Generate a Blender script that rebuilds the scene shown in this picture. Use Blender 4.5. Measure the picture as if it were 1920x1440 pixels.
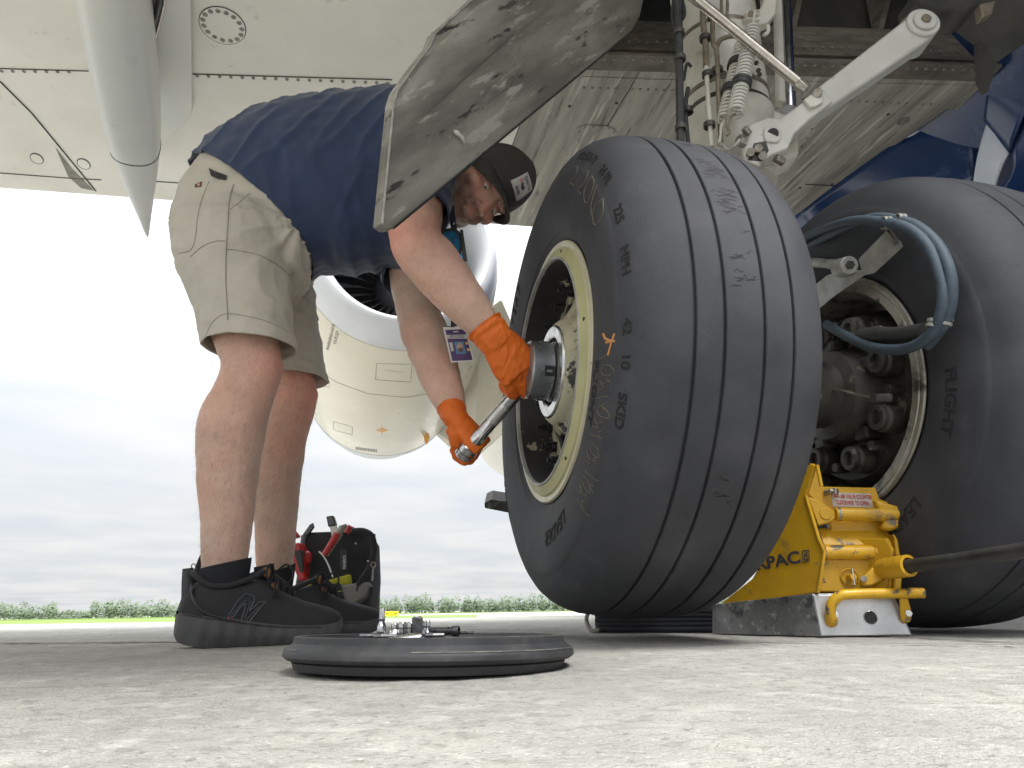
import bpy, bmesh, math, random
import numpy as np
from mathutils import Vector, Matrix
from math import radians, sin, cos, pi
random.seed(7); RNG = np.random.default_rng(7)
scene = bpy.context.scene
COL = scene.collection
for o in list(bpy.data.objects): bpy.data.objects.remove(o)

# ------------------------------------------------------------------ camera
FPX, PITCH, ROLL, CAMH = 1331.0, 0.302, 0.016, 0.07
_fw = np.array([0, cos(PITCH), sin(PITCH)]); _up = np.array([0, -sin(PITCH), cos(PITCH)]); _rt = np.array([1., 0, 0])
RT = _rt*cos(ROLL) - _up*sin(ROLL); UP = _rt*sin(ROLL) + _up*cos(ROLL); FW = _fw
CAM = np.array([0, 0, CAMH])
cd = bpy.data.cameras.new('camera'); cam = bpy.data.objects.new('camera', cd); COL.objects.link(cam)
cam.matrix_world = Matrix(((RT[0], UP[0], -FW[0], CAM[0]), (RT[1], UP[1], -FW[1], CAM[1]), (RT[2], UP[2], -FW[2], CAM[2]), (0, 0, 0, 1)))
cd.sensor_width = 36; cd.lens = 36*FPX/1920; cd.clip_start = 0.01; cd.clip_end = 20000
scene.camera = cam

# ------------------------------------------------------------------ world, sun, exposure
EXPOSURE, SKY_STRENGTH, CLOUD_STRENGTH = 1.86, 0.06, 0.52
SUN_EL, SUN_AZ = radians(64), radians(150)          # azimuth from +Y towards +X
w = bpy.data.worlds.new('World'); scene.world = w; w.use_nodes = True
nt = w.node_tree; nt.nodes.clear()
def wn(t, **k):
    n = nt.nodes.new(t)
    for a, b in k.items(): setattr(n, a, b)
    return n
L = nt.links.new
sky = wn('ShaderNodeTexSky', sky_type='NISHITA', sun_disc=False); sky.sun_elevation = SUN_EL; sky.sun_rotation = SUN_AZ
sky.dust_density = 3; sky.ozone_density = 2
bg1 = wn('ShaderNodeBackground'); bg1.inputs[1].default_value = SKY_STRENGTH; L(sky.outputs[0], bg1.inputs[0])
tc = wn('ShaderNodeTexCoord'); sep = wn('ShaderNodeSeparateXYZ'); L(tc.outputs['Generated'], sep.inputs[0])
zc = wn('ShaderNodeMath', operation='MAXIMUM'); L(sep.outputs[2], zc.inputs[0]); zc.inputs[1].default_value = 0
za = wn('ShaderNodeMath', operation='ADD'); L(zc.outputs[0], za.inputs[0]); za.inputs[1].default_value = 0.07
dx = wn('ShaderNodeMath', operation='DIVIDE'); L(sep.outputs[0], dx.inputs[0]); L(za.outputs[0], dx.inputs[1])
dy = wn('ShaderNodeMath', operation='DIVIDE'); L(sep.outputs[1], dy.inputs[0]); L(za.outputs[0], dy.inputs[1])
cmb = wn('ShaderNodeCombineXYZ'); L(dx.outputs[0], cmb.inputs[0]); L(dy.outputs[0], cmb.inputs[1])
n1 = wn('ShaderNodeTexNoise'); n1.inputs['Scale'].default_value = 0.55; n1.inputs['Detail'].default_value = 7; n1.inputs['Roughness'].default_value = 0.55; n1.inputs['Distortion'].default_value = 0.5
L(cmb.outputs[0], n1.inputs['Vector'])
cr = wn('ShaderNodeValToRGB'); cr.color_ramp.elements[0].position = 0.34; cr.color_ramp.elements[1].position = 0.62
cr.color_ramp.elements[0].color = (0.86,)*3+(1,); cr.color_ramp.elements[1].color = (0.97,)*3+(1,)
L(n1.outputs[0], cr.inputs[0])
n2 = wn('ShaderNodeTexNoise'); n2.inputs['Scale'].default_value = 1.1; n2.inputs['Detail'].default_value = 6; n2.inputs['Distortion'].default_value = 0.3
L(cmb.outputs[0], n2.inputs['Vector'])
c2 = wn('ShaderNodeValToRGB'); c2.color_ramp.elements[0].position = 0.36; c2.color_ramp.elements[1].position = 0.62
c2.color_ramp.elements[0].color = (0.86, 0.90, 0.94, 1); c2.color_ramp.elements[1].color = (1.0, 1.0, 1.0, 1)
L(n2.outputs[0], c2.inputs[0])
z3 = wn('ShaderNodeMath', operation='POWER'); L(zc.outputs[0], z3.inputs[0]); z3.inputs[1].default_value = 2.2          # overcast: brighter towards the zenith
lum = wn('ShaderNodeMath', operation='MULTIPLY_ADD'); L(z3.outputs[0], lum.inputs[0]); lum.inputs[1].default_value = 2.7; lum.inputs[2].default_value = 0.46
lumc = wn('ShaderNodeVectorMath', operation='SCALE'); L(c2.outputs[0], lumc.inputs[0]); L(lum.outputs[0], lumc.inputs['Scale'])
bg2 = wn('ShaderNodeBackground'); bg2.inputs[1].default_value = CLOUD_STRENGTH; L(lumc.outputs[0], bg2.inputs[0])
mx = wn('ShaderNodeMixShader'); L(cr.outputs[0], mx.inputs[0]); L(bg1.outputs[0], mx.inputs[1]); L(bg2.outputs[0], mx.inputs[2])
wo = wn('ShaderNodeOutputWorld'); L(mx.outputs[0], wo.inputs[0])
sd = bpy.data.lights.new('sun', 'SUN'); sun = bpy.data.objects.new('sun', sd); COL.objects.link(sun)
sd.energy = 1.5; sd.angle = radians(25); sd.color = (1, 0.98, 0.95)
_sv = Vector((sin(SUN_AZ)*cos(SUN_EL), cos(SUN_AZ)*cos(SUN_EL), sin(SUN_EL)))
sun.rotation_euler = _sv.to_track_quat('Z', 'Y').to_euler(); sun.location = _sv*40
vs = scene.view_settings; vs.view_transform = 'Standard'; vs.look = 'None'; vs.exposure = EXPOSURE; vs.gamma = 1; vs.use_curve_mapping = False

# ------------------------------------------------------------------ helpers
A = lambda *v: np.array(v, float)
def nrm(v): v = np.asarray(v, float); return v/np.linalg.norm(v)
def ray(px, py): return FW + RT*(px-960)/FPX + UP*(720-py)/FPX        # unit depth along the lens axis
def at(px, py, d): return CAM + ray(px, py)*d
def aty(px, py, Y): r = ray(px, py); return CAM + r*(Y/r[1])
def atz(px, py, z): r = ray(px, py); return CAM + r*((z-CAMH)/r[2])
def atp(px, py, P0, N): r = ray(px, py); return CAM + r*(np.dot(np.asarray(P0)-CAM, N)/np.dot(r, N))

_h = {}
def vnoise(P, scale=1.0, seed=0):
    """smooth value noise in [-1,1]"""
    P = np.asarray(P)*scale + seed*17.31
    I = np.floor(P).astype(np.int64); F = P-I; F = F*F*(3-2*F)
    def hsh(a, b, c):
        h = (a*374761393 + b*668265263 + c*2147483647 + seed*974711) & 0xffffffff
        h = ((h ^ (h >> 13))*1274126177) & 0xffffffff
        return ((h ^ (h >> 16)) & 0xffff)/32767.5-1
    x, y, z = I[..., 0], I[..., 1], I[..., 2]; r = 0
    for i in (0, 1):
        for j in (0, 1):
            for k in (0, 1):
                wgt = (F[..., 0] if i else 1-F[..., 0])*(F[..., 1] if j else 1-F[..., 1])*(F[..., 2] if k else 1-F[..., 2])
                r = r + wgt*hsh(x+i, y+j, z+k)
    return r
def fbm(P, scale, seed=0, oct=3):
    return sum(vnoise(P, scale*2**i, seed+i)/2**i for i in range(oct))

# materials -------------------------------------------------------------
MATS = {}
def pbr(name, col, col2=None, scale=8, rough=.5, metal=0, bump=0, bscale=200, spec=.5, wear=None, wscale=6, wpos=.6, coords='Object', stretch=None, rvar=.1, sss=0, detail=6, coat=0, wsoft=.06, attr=None, vor=False, sheen=0, frame=None, specks=None):
    m = bpy.data.materials.new(name); m.use_nodes = True; t = m.node_tree; N = t.nodes; l = t.links.new
    b = N['Principled BSDF']
    b.inputs['Roughness'].default_value = rough; b.inputs['Metallic'].default_value = metal; b.inputs['Specular IOR Level'].default_value = spec
    if coat: b.inputs['Coat Weight'].default_value = coat; b.inputs['Coat Roughness'].default_value = .12
    if sheen: b.inputs['Sheen Weight'].default_value = sheen
    if sss: b.inputs['Subsurface Weight'].default_value = sss; b.inputs['Subsurface Radius'].default_value = (.02, .007, .004); b.inputs['Subsurface Scale'].default_value = .5
    geo = N.new('ShaderNodeNewGeometry'); pos = geo.outputs['Position']
    if stretch:
        mp = N.new('ShaderNodeMapping'); mp.inputs['Scale'].default_value = stretch[:3]
        if len(stretch) > 3: mp.inputs['Rotation'].default_value = stretch[3:6]
        l(pos, mp.inputs[0]); spos = mp.outputs[0]
    else: spos = pos
    if frame:      # grain that runs along given world directions: rows (direction, scale)
        cx_ = N.new('ShaderNodeCombineXYZ')
        for i, (dv, sc) in enumerate(frame):
            dn = N.new('ShaderNodeVectorMath'); dn.operation = 'DOT_PRODUCT'; dn.inputs[1].default_value = tuple(np.asarray(dv)*sc); l(pos, dn.inputs[0]); l(dn.outputs['Value'], cx_.inputs[i])
        spos = cx_.outputs[0]
    out = None
    def rgb(c): n = N.new('ShaderNodeRGB'); n.outputs[0].default_value = (*c, 1); return n.outputs[0]
    out = rgb(col)
    def mix(f, a, bb, mode='MIX'):
        n = N.new('ShaderNodeMix'); n.data_type = 'RGBA'; n.blend_type = mode; l(f, n.inputs[0]) if not isinstance(f, float) else setattr(n.inputs[0], 'default_value', f)
        l(a, n.inputs[6]); l(bb, n.inputs[7]); return n.outputs[2]
    def noise(vec, s, d=6, r=.6):
        n = N.new('ShaderNodeTexNoise'); n.inputs['Scale'].default_value = s; n.inputs['Detail'].default_value = d; n.inputs['Roughness'].default_value = r; l(vec, n.inputs['Vector']); return n.outputs[0]
    def ramp(v, a, bb):
        n = N.new('ShaderNodeMapRange'); n.inputs[1].default_value = a; n.inputs[2].default_value = bb; l(v, n.inputs[0]); return n.outputs[0]
    if attr:
        n = N.new('ShaderNodeAttribute'); n.attribute_name = attr; out = n.outputs[0]
    if col2:
        f = noise(spos, scale, detail); out = mix(ramp(f, .35, .65), out, rgb(col2))
        if rvar:
            rr = N.new('ShaderNodeMapRange'); rr.inputs[1].default_value = .3; rr.inputs[2].default_value = .7; rr.inputs[3].default_value = max(.02, rough-rvar); rr.inputs[4].default_value = min(1, rough+rvar); l(f, rr.inputs[0]); l(rr.outputs[0], b.inputs['Roughness'])
    if wear:
        ws = wear if isinstance(wear[0], (tuple, list)) else [wear]
        for i, wc in enumerate(ws):
            f = noise(spos, wscale*(1+.7*i), 8, .65); p = wpos+.02*i
            out = mix(ramp(f, p, p+wsoft), out, rgb(wc))
    for sp in (specks or []):
        out = mix(ramp(noise(pos, sp[1], 3, .55), sp[2], sp[2]+(sp[3] if len(sp) > 3 else .03)), out, rgb(sp[0]))
    l(out, b.inputs['Base Color'])
    if bump:
        if vor:
            n = N.new('ShaderNodeTexVoronoi'); n.inputs['Scale'].default_value = bscale; l(pos, n.inputs['Vector']); hgt = n.outputs['Distance']
        else: hgt = noise(pos, bscale, 3)
        bm = N.new('ShaderNodeBump'); bm.inputs['Strength'].default_value = min(1, bump); bm.inputs['Distance'].default_value = .002*max(1, bump); l(hgt, bm.inputs['Height']); l(bm.outputs[0], b.inputs['Normal'])
    MATS[name] = m; return m

# objects ----------------------------------------------------------------
WLOC = {}
def _link(o, wl, parent):
    COL.objects.link(o); wl = Vector(wl)
    if parent is not None:
        o.parent = parent; o.location = wl - WLOC[parent.name]
    else: o.location = wl
    WLOC[o.name] = wl
def tag(o, label=None, cat=None, group=None, kind=None):
    if label: o['label'] = label
    if cat: o['category'] = cat
    if group: o['group'] = group
    if kind: o['kind'] = kind
    return o
def thing(name, loc, label=None, cat=None, group=None, parent=None):
    o = bpy.data.objects.new(name, None); o.empty_display_size = .1; _link(o, loc, parent); return tag(o, label, cat, group)
def obj(name, V, F, mat, parent=None, smooth=35, bevel=0, bseg=2, solid=0, attr=None, keep0=False):
    V = np.asarray(V, float).reshape(-1, 3); c = (V.min(0)+V.max(0))/2
    if parent is None: c[2] = V[:, 2].min()
    me = bpy.data.meshes.new(name); me.from_pydata((V-c).tolist(), [], F if isinstance(F, list) else F.tolist()); me.update()
    if mat: me.materials.append(MATS[mat] if isinstance(mat, str) else mat)
    if smooth:
        me.polygons.foreach_set('use_smooth', np.ones(len(me.polygons), bool)); me.set_sharp_from_angle(angle=radians(smooth))
    if attr is not None:
        a = me.color_attributes.new('tint', 'FLOAT_COLOR', 'POINT'); a.data.foreach_set('color', np.c_[attr, np.ones(len(attr))].ravel())
    o = bpy.data.objects.new(name, me); _link(o, c, parent)
    if solid: md = o.modifiers.new('s', 'SOLIDIFY'); md.thickness = solid; md.offset = -1
    if bevel: md = o.modifiers.new('b', 'BEVEL'); md.width = bevel; md.segments = bseg; md.limit_method = 'ANGLE'; md.angle_limit = radians(30)
    return o
def dup(o, loc, parent=None, rot=None):
    c = o.copy(); _link(c, loc, parent); return c

def basis(axis, hint=(0, 0, 1)):
    z = nrm(axis); h = np.asarray(hint, float)
    if abs(np.dot(nrm(h), z)) > .97: h = A(1, 0, 0) if abs(z[0]) < .9 else A(0, 1, 0)
    x = nrm(np.cross(h, z)); y = np.cross(z, x); return x, y, z
class MB:
    def __init__(s): s.V = []; s.F = []; s.n = 0
    def add(s, V, F):
        V = np.asarray(V, float).reshape(-1, 3); s.V.append(V); s.F += [[i+s.n for i in f] for f in F]; s.n += len(V); return s
    def box(s, c, size, X=(1, 0, 0), Y=(0, 1, 0), Z=(0, 0, 1)):
        X, Y, Z = [np.asarray(a, float) for a in (X, Y, Z)]; c = np.asarray(c, float); a, b, d = np.asarray(size)/2
        V = [c+X*a*i+Y*b*j+Z*d*k for i in (-1, 1) for j in (-1, 1) for k in (-1, 1)]
        F = [[0, 1, 3, 2], [4, 6, 7, 5], [0, 4, 5, 1], [2, 3, 7, 6], [0, 2, 6, 4], [1, 5, 7, 3]]; return s.add(V, F)
    def tube(s, P, r, n=12, cap=True, ell=None, hint=(0, 0, 1), closed=False):
        """swept tube; r scalar/list; ell: (a,b) pairs along (x,y) of the carried frame"""
        P = np.asarray(P, float); m = len(P)
        if ell is None:
            r = np.full(m, r) if np.isscalar(r) else np.asarray(r, float); ell = np.c_[r, r]
        ell = np.asarray(ell, float)
        T = np.gradient(P, axis=0); 
        if closed: T = np.roll(P, -1, 0)-np.roll(P, 1, 0)
        T /= np.linalg.norm(T, axis=1)[:, None]+1e-12
        x, y, _ = basis(T[0], hint); V = []; t = np.linspace(0, 2*pi, n, endpoint=False)
        for i in range(m):
            x = nrm(x-np.dot(x, T[i])*T[i]); y = np.cross(T[i], x)
            V.append(P[i]+np.cos(t)[:, None]*x*ell[i, 0]+np.sin(t)[:, None]*y*ell[i, 1])
        F = []
        mm = m if closed else m-1
        for i in range(mm):
            i2 = (i+1) % m
            for j in range(n): k = (j+1) % n; F.append([i*n+j, i*n+k, i2*n+k, i2*n+j])
        if cap and not closed: F.append(list(range(n))[::-1]); F.append([(m-1)*n+j for j in range(n)])
        return s.add(np.concatenate(V), F)
    def cyl(s, a, b, r, r2=None, n=20, cap=True):
        return s.tube([a, b], [r, r if r2 is None else r2], n, cap)
    def lathe(s, prof, O, axis, n=48, hint=(0, 0, 1), a0=0, a1=2*pi, capends=False):
        """prof: (along axis, radius)"""
        x, y, z = basis(axis, hint); prof = np.asarray(prof, float); full = abs(a1-a0-2*pi) < 1e-6
        t = np.linspace(a0, a1, n, endpoint=not full); O = np.asarray(O, float); m = len(prof)
        V = np.concatenate([O+p[0]*z+p[1]*(np.cos(t)[:, None]*x+np.sin(t)[:, None]*y) for p in prof]); F = []
        for i in range(m-1):
            for j in range(n if full else n-1):
                k = (j+1) % n; F.append([i*n+j, i*n+k, (i+1)*n+k, (i+1)*n+j])
        if capends: F.append(list(range(n))[::-1]); F.append([(m-1)*n+j for j in range(n)])
        return s.add(V, F)
    def prism(s, poly, nvec):
        """3-d polygon extruded by nvec"""
        P = np.asarray(poly, float); n = len(P); V = np.r_[P, P+np.asarray(nvec)]
        N = np.zeros(3)
        for i in range(n): N += np.cross(P[i], P[(i+1) % n])
        F = [list(range(n)), list(range(2*n-1, n-1, -1))]+[[(i+1) % n, i, n+i, n+(i+1) % n] for i in range(n)]
        if np.dot(N, nvec) > 0: F = [f[::-1] for f in F]
        return s.add(V, F)
    def ball(s, c, r, X=(1, 0, 0), Y=(0, 1, 0), Z=(0, 0, 1), n=20, m=12):
        r = np.full(3, r) if np.isscalar(r) else np.asarray(r, float); X, Y, Z = [np.asarray(a, float) for a in (X, Y, Z)]; c = np.asarray(c, float)
        V = [c+Z*r[2]]; F = []
        for i in range(1, m):
            p = pi*i/m
            for j in range(n): q = 2*pi*j/n; V.append(c+X*r[0]*sin(p)*cos(q)+Y*r[1]*sin(p)*sin(q)+Z*r[2]*cos(p))
        V.append(c-Z*r[2]); e = len(V)-1
        for j in range(n):
            k = (j+1) % n; F.append([0, 1+j, 1+k]); F.append([e, e-n+k, e-n+j])
            for i in range(m-2): F.append([1+i*n+j, 1+(i+1)*n+j, 1+(i+1)*n+k, 1+i*n+k])
        return s.add(V, F)
    def build(s, name, mat, parent=None, **k):
        return obj(name, np.concatenate(s.V), s.F, mat, parent, **k)
def remesh(mb, voxel, smooth=2, fac=.5):
    me = bpy.data.meshes.new('t'); me.from_pydata(np.concatenate(mb.V).tolist(), [], mb.F); me.update()
    o = bpy.data.objects.new('t', me); COL.objects.link(o)
    md = o.modifiers.new('r', 'REMESH'); md.mode = 'VOXEL'; md.voxel_size = voxel
    if smooth: md = o.modifiers.new('s', 'SMOOTH'); md.factor = fac; md.iterations = smooth
    ev = o.evaluated_get(bpy.context.evaluated_depsgraph_get()); m2 = bpy.data.meshes.new_from_object(ev)
    V = np.empty(len(m2.vertices)*3); m2.vertices.foreach_get('co', V); V = V.reshape(-1, 3)
    Nn = np.empty(len(m2.vertices)*3); m2.vertices.foreach_get('normal', Nn); Nn = Nn.reshape(-1, 3)
    F = [list(p.vertices) for p in m2.polygons]
    bpy.data.objects.remove(o); bpy.data.meshes.remove(me); bpy.data.meshes.remove(m2)
    return V, F, Nn
def cut(V, F, planes):
    """keep the half space dot(p-P0,N)<0 of each plane, cleanly cut; optional region test limits a plane to near faces"""
    me = bpy.data.meshes.new('t'); me.from_pydata(np.asarray(V).tolist(), [], F); bm = bmesh.new(); bm.from_mesh(me); bpy.data.meshes.remove(me)
    for P0, N, R in planes:
        P0 = Vector(P0); N = Vector(N)
        fs = [f for f in bm.faces if (f.calc_center_median()-P0).length < R]
        g = set(fs); 
        for f in fs: g.update(f.edges); g.update(f.verts)
        bmesh.ops.bisect_plane(bm, geom=list(g), plane_co=P0, plane_no=N, clear_outer=True, clear_inner=False, dist=1e-5)
    V2 = np.array([v.co for v in bm.verts]); bm.verts.index_update(); F2 = [[v.index for v in f.verts] for f in bm.faces]; bm.free(); return V2, F2
def normals(V, F):
    N = np.zeros_like(V)
    q = np.array([f[:3] for f in F]); n = np.cross(V[q[:, 1]]-V[q[:, 0]], V[q[:, 2]]-V[q[:, 0]])
    for k in range(3): np.add.at(N, q[:, k], n)
    return N/(np.linalg.norm(N, axis=1)[:, None]+1e-12)
def spline(P, n):
    """Catmull-Rom through the rows of P (any width)"""
    P = np.asarray(P, float); m = len(P); Q = np.r_[[2*P[0]-P[1]], P, [2*P[-1]-P[-2]]]; out = []
    for u in np.linspace(0, m-1-1e-9, n):
        i = int(u); t = u-i; p0, p1, p2, p3 = Q[i], Q[i+1], Q[i+2], Q[i+3]
        out.append(.5*((2*p1)+(-p0+p2)*t+(2*p0-5*p1+4*p2-p3)*t*t+(-p0+3*p1-3*p2+p3)*t**3))
    return np.array(out)
def text_mesh(body, size=1.0, outline=0, extrude=0, bold=0, align='CENTER'):
    c = bpy.data.curves.new('t', 'FONT'); c.body = body; c.size = size; c.align_x = align; c.align_y = 'CENTER'; c.resolution_u = 3
    c.extrude = extrude; c.offset = bold
    if outline: c.fill_mode = 'NONE'; c.bevel_depth = outline; c.bevel_resolution = 0
    o = bpy.data.objects.new('t', c); COL.objects.link(o)
    ev = o.evaluated_get(bpy.context.evaluated_depsgraph_get()); m = bpy.data.meshes.new_from_object(ev)
    V = np.array([v.co for v in m.vertices]).reshape(-1, 3); F = [list(p.vertices) for p in m.polygons]
    bpy.data.objects.remove(o); bpy.data.curves.remove(c); bpy.data.meshes.remove(m); return V, F
def flat_text(body, size, O, X, Y, name, mat, parent, lift=.0004, sx=1.0, bold=0, fn=None):
    V, F = text_mesh(body, size, bold=bold); X = np.asarray(X); Y = np.asarray(Y); Z = np.cross(X, Y)
    W = np.asarray(O)+V[:, :1]*sx*X+V[:, 1:2]*Y+Z*lift
    if fn: W = fn(W)
    return obj(name, W, F, mat, parent, smooth=0)
# ------------------------------------------------------------------ materials
# setting
pbr('concrete', (.42, .41, .375), (.31, .305, .28), 7, rough=.92, bump=2.0, bscale=300, wear=[(.20, .195, .18), (.56, .55, .51)], wscale=110, wpos=.55, wsoft=.12, specks=[((.27, .265, .245), 42, .52, .16), ((.51, .50, .465), 24, .56, .18), ((.31, .305, .285), 2.3, .48, .30), ((.12, .117, .11), 260, .68)])
pbr('sealant', (.05, .05, .05), (.09, .085, .08), 60, rough=.9, bump=.3, bscale=300)
pbr('apron_band', (.20, .19, .18), (.28, .27, .25), 30, rough=.9, bump=.5, bscale=420)
pbr('grass', (.11, .18, .03), (.16, .23, .045), .15, rough=.95)
pbr('pavement_far', (.40, .385, .355), (.35, .335, .31), .08, rough=.95)
pbr('leaf_hazed', (.075, .11, .068), (.12, .16, .09), .12, rough=.8)  # greyed green: distance haze mixed into the leaf colour
pbr('leaf_dark', (.03, .06, .022), (.055, .10, .035), .12, rough=.8)
pbr('bark', (.10, .08, .06), (.06, .05, .04), 2, rough=.95)
# aircraft
pbr('wing_paint', (.84, .82, .74), (.77, .75, .67), 3.5, rough=.42, wear=[(.50, .49, .43)], wscale=14, wpos=.64, wsoft=.12, bump=.06, bscale=30)
_AF = np.array([sin(-.234), cos(-.234), 0]); _RI = np.array([cos(-.234), -sin(-.234), 0])
pbr('wing_dirty', (.44, .42, .36), (.24, .225, .19), 2.0, rough=.55, wear=[(.58, .56, .50), (.15, .14, .115)], wscale=3.4, wpos=.56, wsoft=.08, frame=((_RI, 9), (_AF, .7), ((0, 0, 1), 3)), bump=.1, bscale=60)
pbr('door_edge', (.40, .39, .35), (.22, .21, .19), 20, rough=.4)
pbr('fairing_paint', (.62, .645, .63), (.70, .70, .65), 2.5, rough=.33, wear=[(.40, .40, .36)], wscale=9, wpos=.66, wsoft=.1)
pbr('seam', (.06, .06, .055), rough=.9)
pbr('rivet', (.30, .29, .26), (.14, .135, .12), 120, rough=.5)
pbr('soot', (.20, .19, .165), (.32, .31, .275), 25, rough=.7)
pbr('blue_paint', (.009, .028, .095), (.014, .042, .13), 2.2, rough=.22, coat=.4, wear=(.16, .23, .36), wscale=2.2, wpos=.58, wsoft=.25)  # soft pale-blue patches stand for reflections, painted into the colour
pbr('pale_paint', (.66, .70, .76), (.55, .60, .70), 3, rough=.3, coat=.3)
pbr('nacelle_paint', (.58, .545, .44), (.55, .515, .42), 1.2, rough=.33, coat=.2)
pbr('nacelle_grey', (.42, .47, .50), rough=.35)
pbr('lip_metal', (.52, .53, .54), (.47, .48, .49), 2, rough=.35, metal=.1)
pbr('inlet_grey', (.34, .35, .355), rough=.45)
pbr('fan_metal', (.22, .225, .235), (.16, .165, .17), 5, rough=.35, metal=.7)
pbr('spinner_black', (.02, .02, .022), rough=.4)
pbr('ink', (.05, .05, .055), rough=.7)
pbr('line_grey', (.30, .29, .25), rough=.7)
pbr('orange_mark', (.75, .32, .05), (.62, .36, .12), 30, rough=.5)
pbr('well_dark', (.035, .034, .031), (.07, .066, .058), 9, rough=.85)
pbr('beam_brown', (.20, .18, .145), (.11, .098, .08), 14, rough=.6, wear=(.26, .23, .18), wscale=8, wpos=.62, stretch=(1, 1, 4))
pbr('gear_white', (.64, .62, .55), (.50, .475, .40), 10, rough=.42, wear=[(.36, .33, .26), (.15, .13, .10)], wscale=15, wpos=.61, wsoft=.12)
pbr('gear_bright', (.58, .575, .53), (.50, .49, .445), 9, rough=.42, wear=[(.40, .38, .32), (.22, .20, .165)], wscale=16, wpos=.63, wsoft=.10, specks=[((.25, .22, .17), 55, .70)])
pbr('chrome', (.72, .72, .73), (.60, .60, .61), 30, rough=.14, metal=1)
pbr('steel_rod', (.46, .42, .37), (.36, .33, .29), 40, rough=.3, metal=.85)
pbr('bolt_steel', (.40, .38, .34), (.22, .2, .17), 80, rough=.4, metal=.8)
pbr('pipe_brown', (.26, .22, .155), (.15, .125, .09), 40, rough=.45, metal=.3)
pbr('hose_black', (.022, .022, .024), (.045, .045, .045), 50, rough=.6)
pbr('hose_blue', (.035, .055, .078), (.06, .085, .11), 60, rough=.7, bump=.2, bscale=700)
pbr('rubber', (.036, .038, .044), (.058, .060, .068), 6, rough=.72, bump=.45, bscale=700, wear=[(.078, .080, .088), (.028, .028, .031)], wscale=12, wpos=.58, wsoft=.22, spec=.35, specks=[((.090, .092, .099), 3.2, .50, .30), ((.13, .13, .13), 520, .77)])
pbr('rubber_dusty', (.060, .061, .067), (.078, .080, .088), 7, rough=.75, bump=.15, bscale=700, wear=(.13, .135, .145), wscale=14, wpos=.64, wsoft=.2, spec=.3)
pbr('rubber_black', (.012, .012, .013), rough=.75)
pbr('chalk', (.24, .20, .13), (.13, .115, .085), 200, rough=.95)
pbr('chalk_orange', (.55, .27, .10), rough=.95)
pbr('rim_cream', (.60, .57, .40), (.50, .47, .32), 12, rough=.4, wear=[(.27, .25, .18), (.06, .055, .045)], wscale=15, wpos=.645, wsoft=.06)
pbr('rim_band', (.47, .45, .24), (.41, .395, .21), 10, rough=.45, wear=(.09, .085, .06), wscale=17, wpos=.69, wsoft=.04)
pbr('rim_worn', (.40, .385, .33), (.28, .265, .22), 14, rough=.35, metal=.5, wear=[(.12, .11, .09), (.05, .045, .04)], wscale=14, wpos=.56, wsoft=.08)
pbr('rim_inner', (.016, .016, .018), (.028, .028, .030), 14, rough=.5, wear=[(.46, .43, .30), (.36, .34, .24)], wscale=9, wpos=.60, wsoft=.02)
pbr('rim_disc', (.018, .018, .020), (.030, .030, .032), 14, rough=.5, wear=[(.50, .47, .33), (.42, .40, .28)], wscale=7, wpos=.47, wsoft=.025, detail=5)
pbr('hub_alloy', (.62, .62, .60), (.52, .52, .50), 40, rough=.28, metal=.85)
pbr('socket_grey', (.30, .325, .345), (.36, .38, .40), 30, rough=.32, metal=.75, wear=(.5, .52, .53), wscale=40, wpos=.66)
pbr('brake_dark', (.035, .034, .032), (.10, .092, .08), 14, rough=.55, wear=(.22, .20, .165), wscale=20, wpos=.60, metal=.2)
pbr('bracket_metal', (.40, .40, .375), (.28, .275, .25), 20, rough=.45, metal=.3, wear=(.16, .15, .13), wscale=20, wpos=.63)

# ------------------------------------------------------------------ setting: ground
AZ = -.234; TILT = .027
R0 = A(cos(AZ), -sin(AZ), 0); AFT = A(sin(AZ), cos(AZ), 0); ZUP = A(0, 0, 1)
C1 = A(.248, 1.509, .550)
AX = R0*cos(TILT) - ZUP*sin(TILT); WU = np.cross(AX, AFT)     # wheel frame: AX inboard, AFT, WU up
def gz(d):  # ground height against distance: level stand, then a gentle fall, then a long flat field
    return np.interp(d, [0, 5, 100, 420, 6000], [0, 0, -1.52, -3.55, -40])
def ground_sheet(name, mat, y0, y1, rows, half=lambda y: 60+y*3, lift=0, cols=60, f0=None):
    ys = np.geomspace(y0, y1, rows); V = []; F = []
    for y in ys:
        for u in np.linspace(-1, 1, cols): V.append((u*half(y), y, gz(y)+lift))
    for i in range(rows-1):
        for j in range(cols-1): a = i*cols+j; F.append([a, a+1, a+1+cols, a+cols])
    return obj(name, V, F, mat, smooth=60)
# apron: one sheet, finely divided near the lens where its grit shows
def apron():
    xs = np.r_[-40, -20, -9, -5, np.linspace(-3, 3, 260), 5, 9, 20, 40]; ys = np.r_[-12, -5, -2, -.5, np.geomspace(.12, 4.2, 420), 6, 9, 14, 22, 36]
    X, Y = np.meshgrid(xs, ys); P = np.stack([X, Y, 0*X], -1)
    nearw = np.clip((3.2-Y)/1.5, 0, 1)*np.clip((2.9-abs(X))/.4, 0, 1)
    Z = gz(np.maximum(Y, 0)) + nearw*(.0007*vnoise(P, 130, 3)+.0006*vnoise(P, 260, 4)+.0007*vnoise(P, 25, 5))
    P[..., 2] = Z; n, m = X.shape; idx = np.arange(n*m).reshape(n, m)
    F = np.stack([idx[:-1, :-1], idx[:-1, 1:], idx[1:, 1:], idx[1:, :-1]], -1).reshape(-1, 4)
    return tag(obj('apron', P.reshape(-1, 3), F, 'concrete', smooth=60), kind='structure')
APRON = apron()
TERRAIN = tag(ground_sheet('terrain', 'pavement_far', 30, 6000, 40, lift=-.02), kind='structure')
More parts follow.
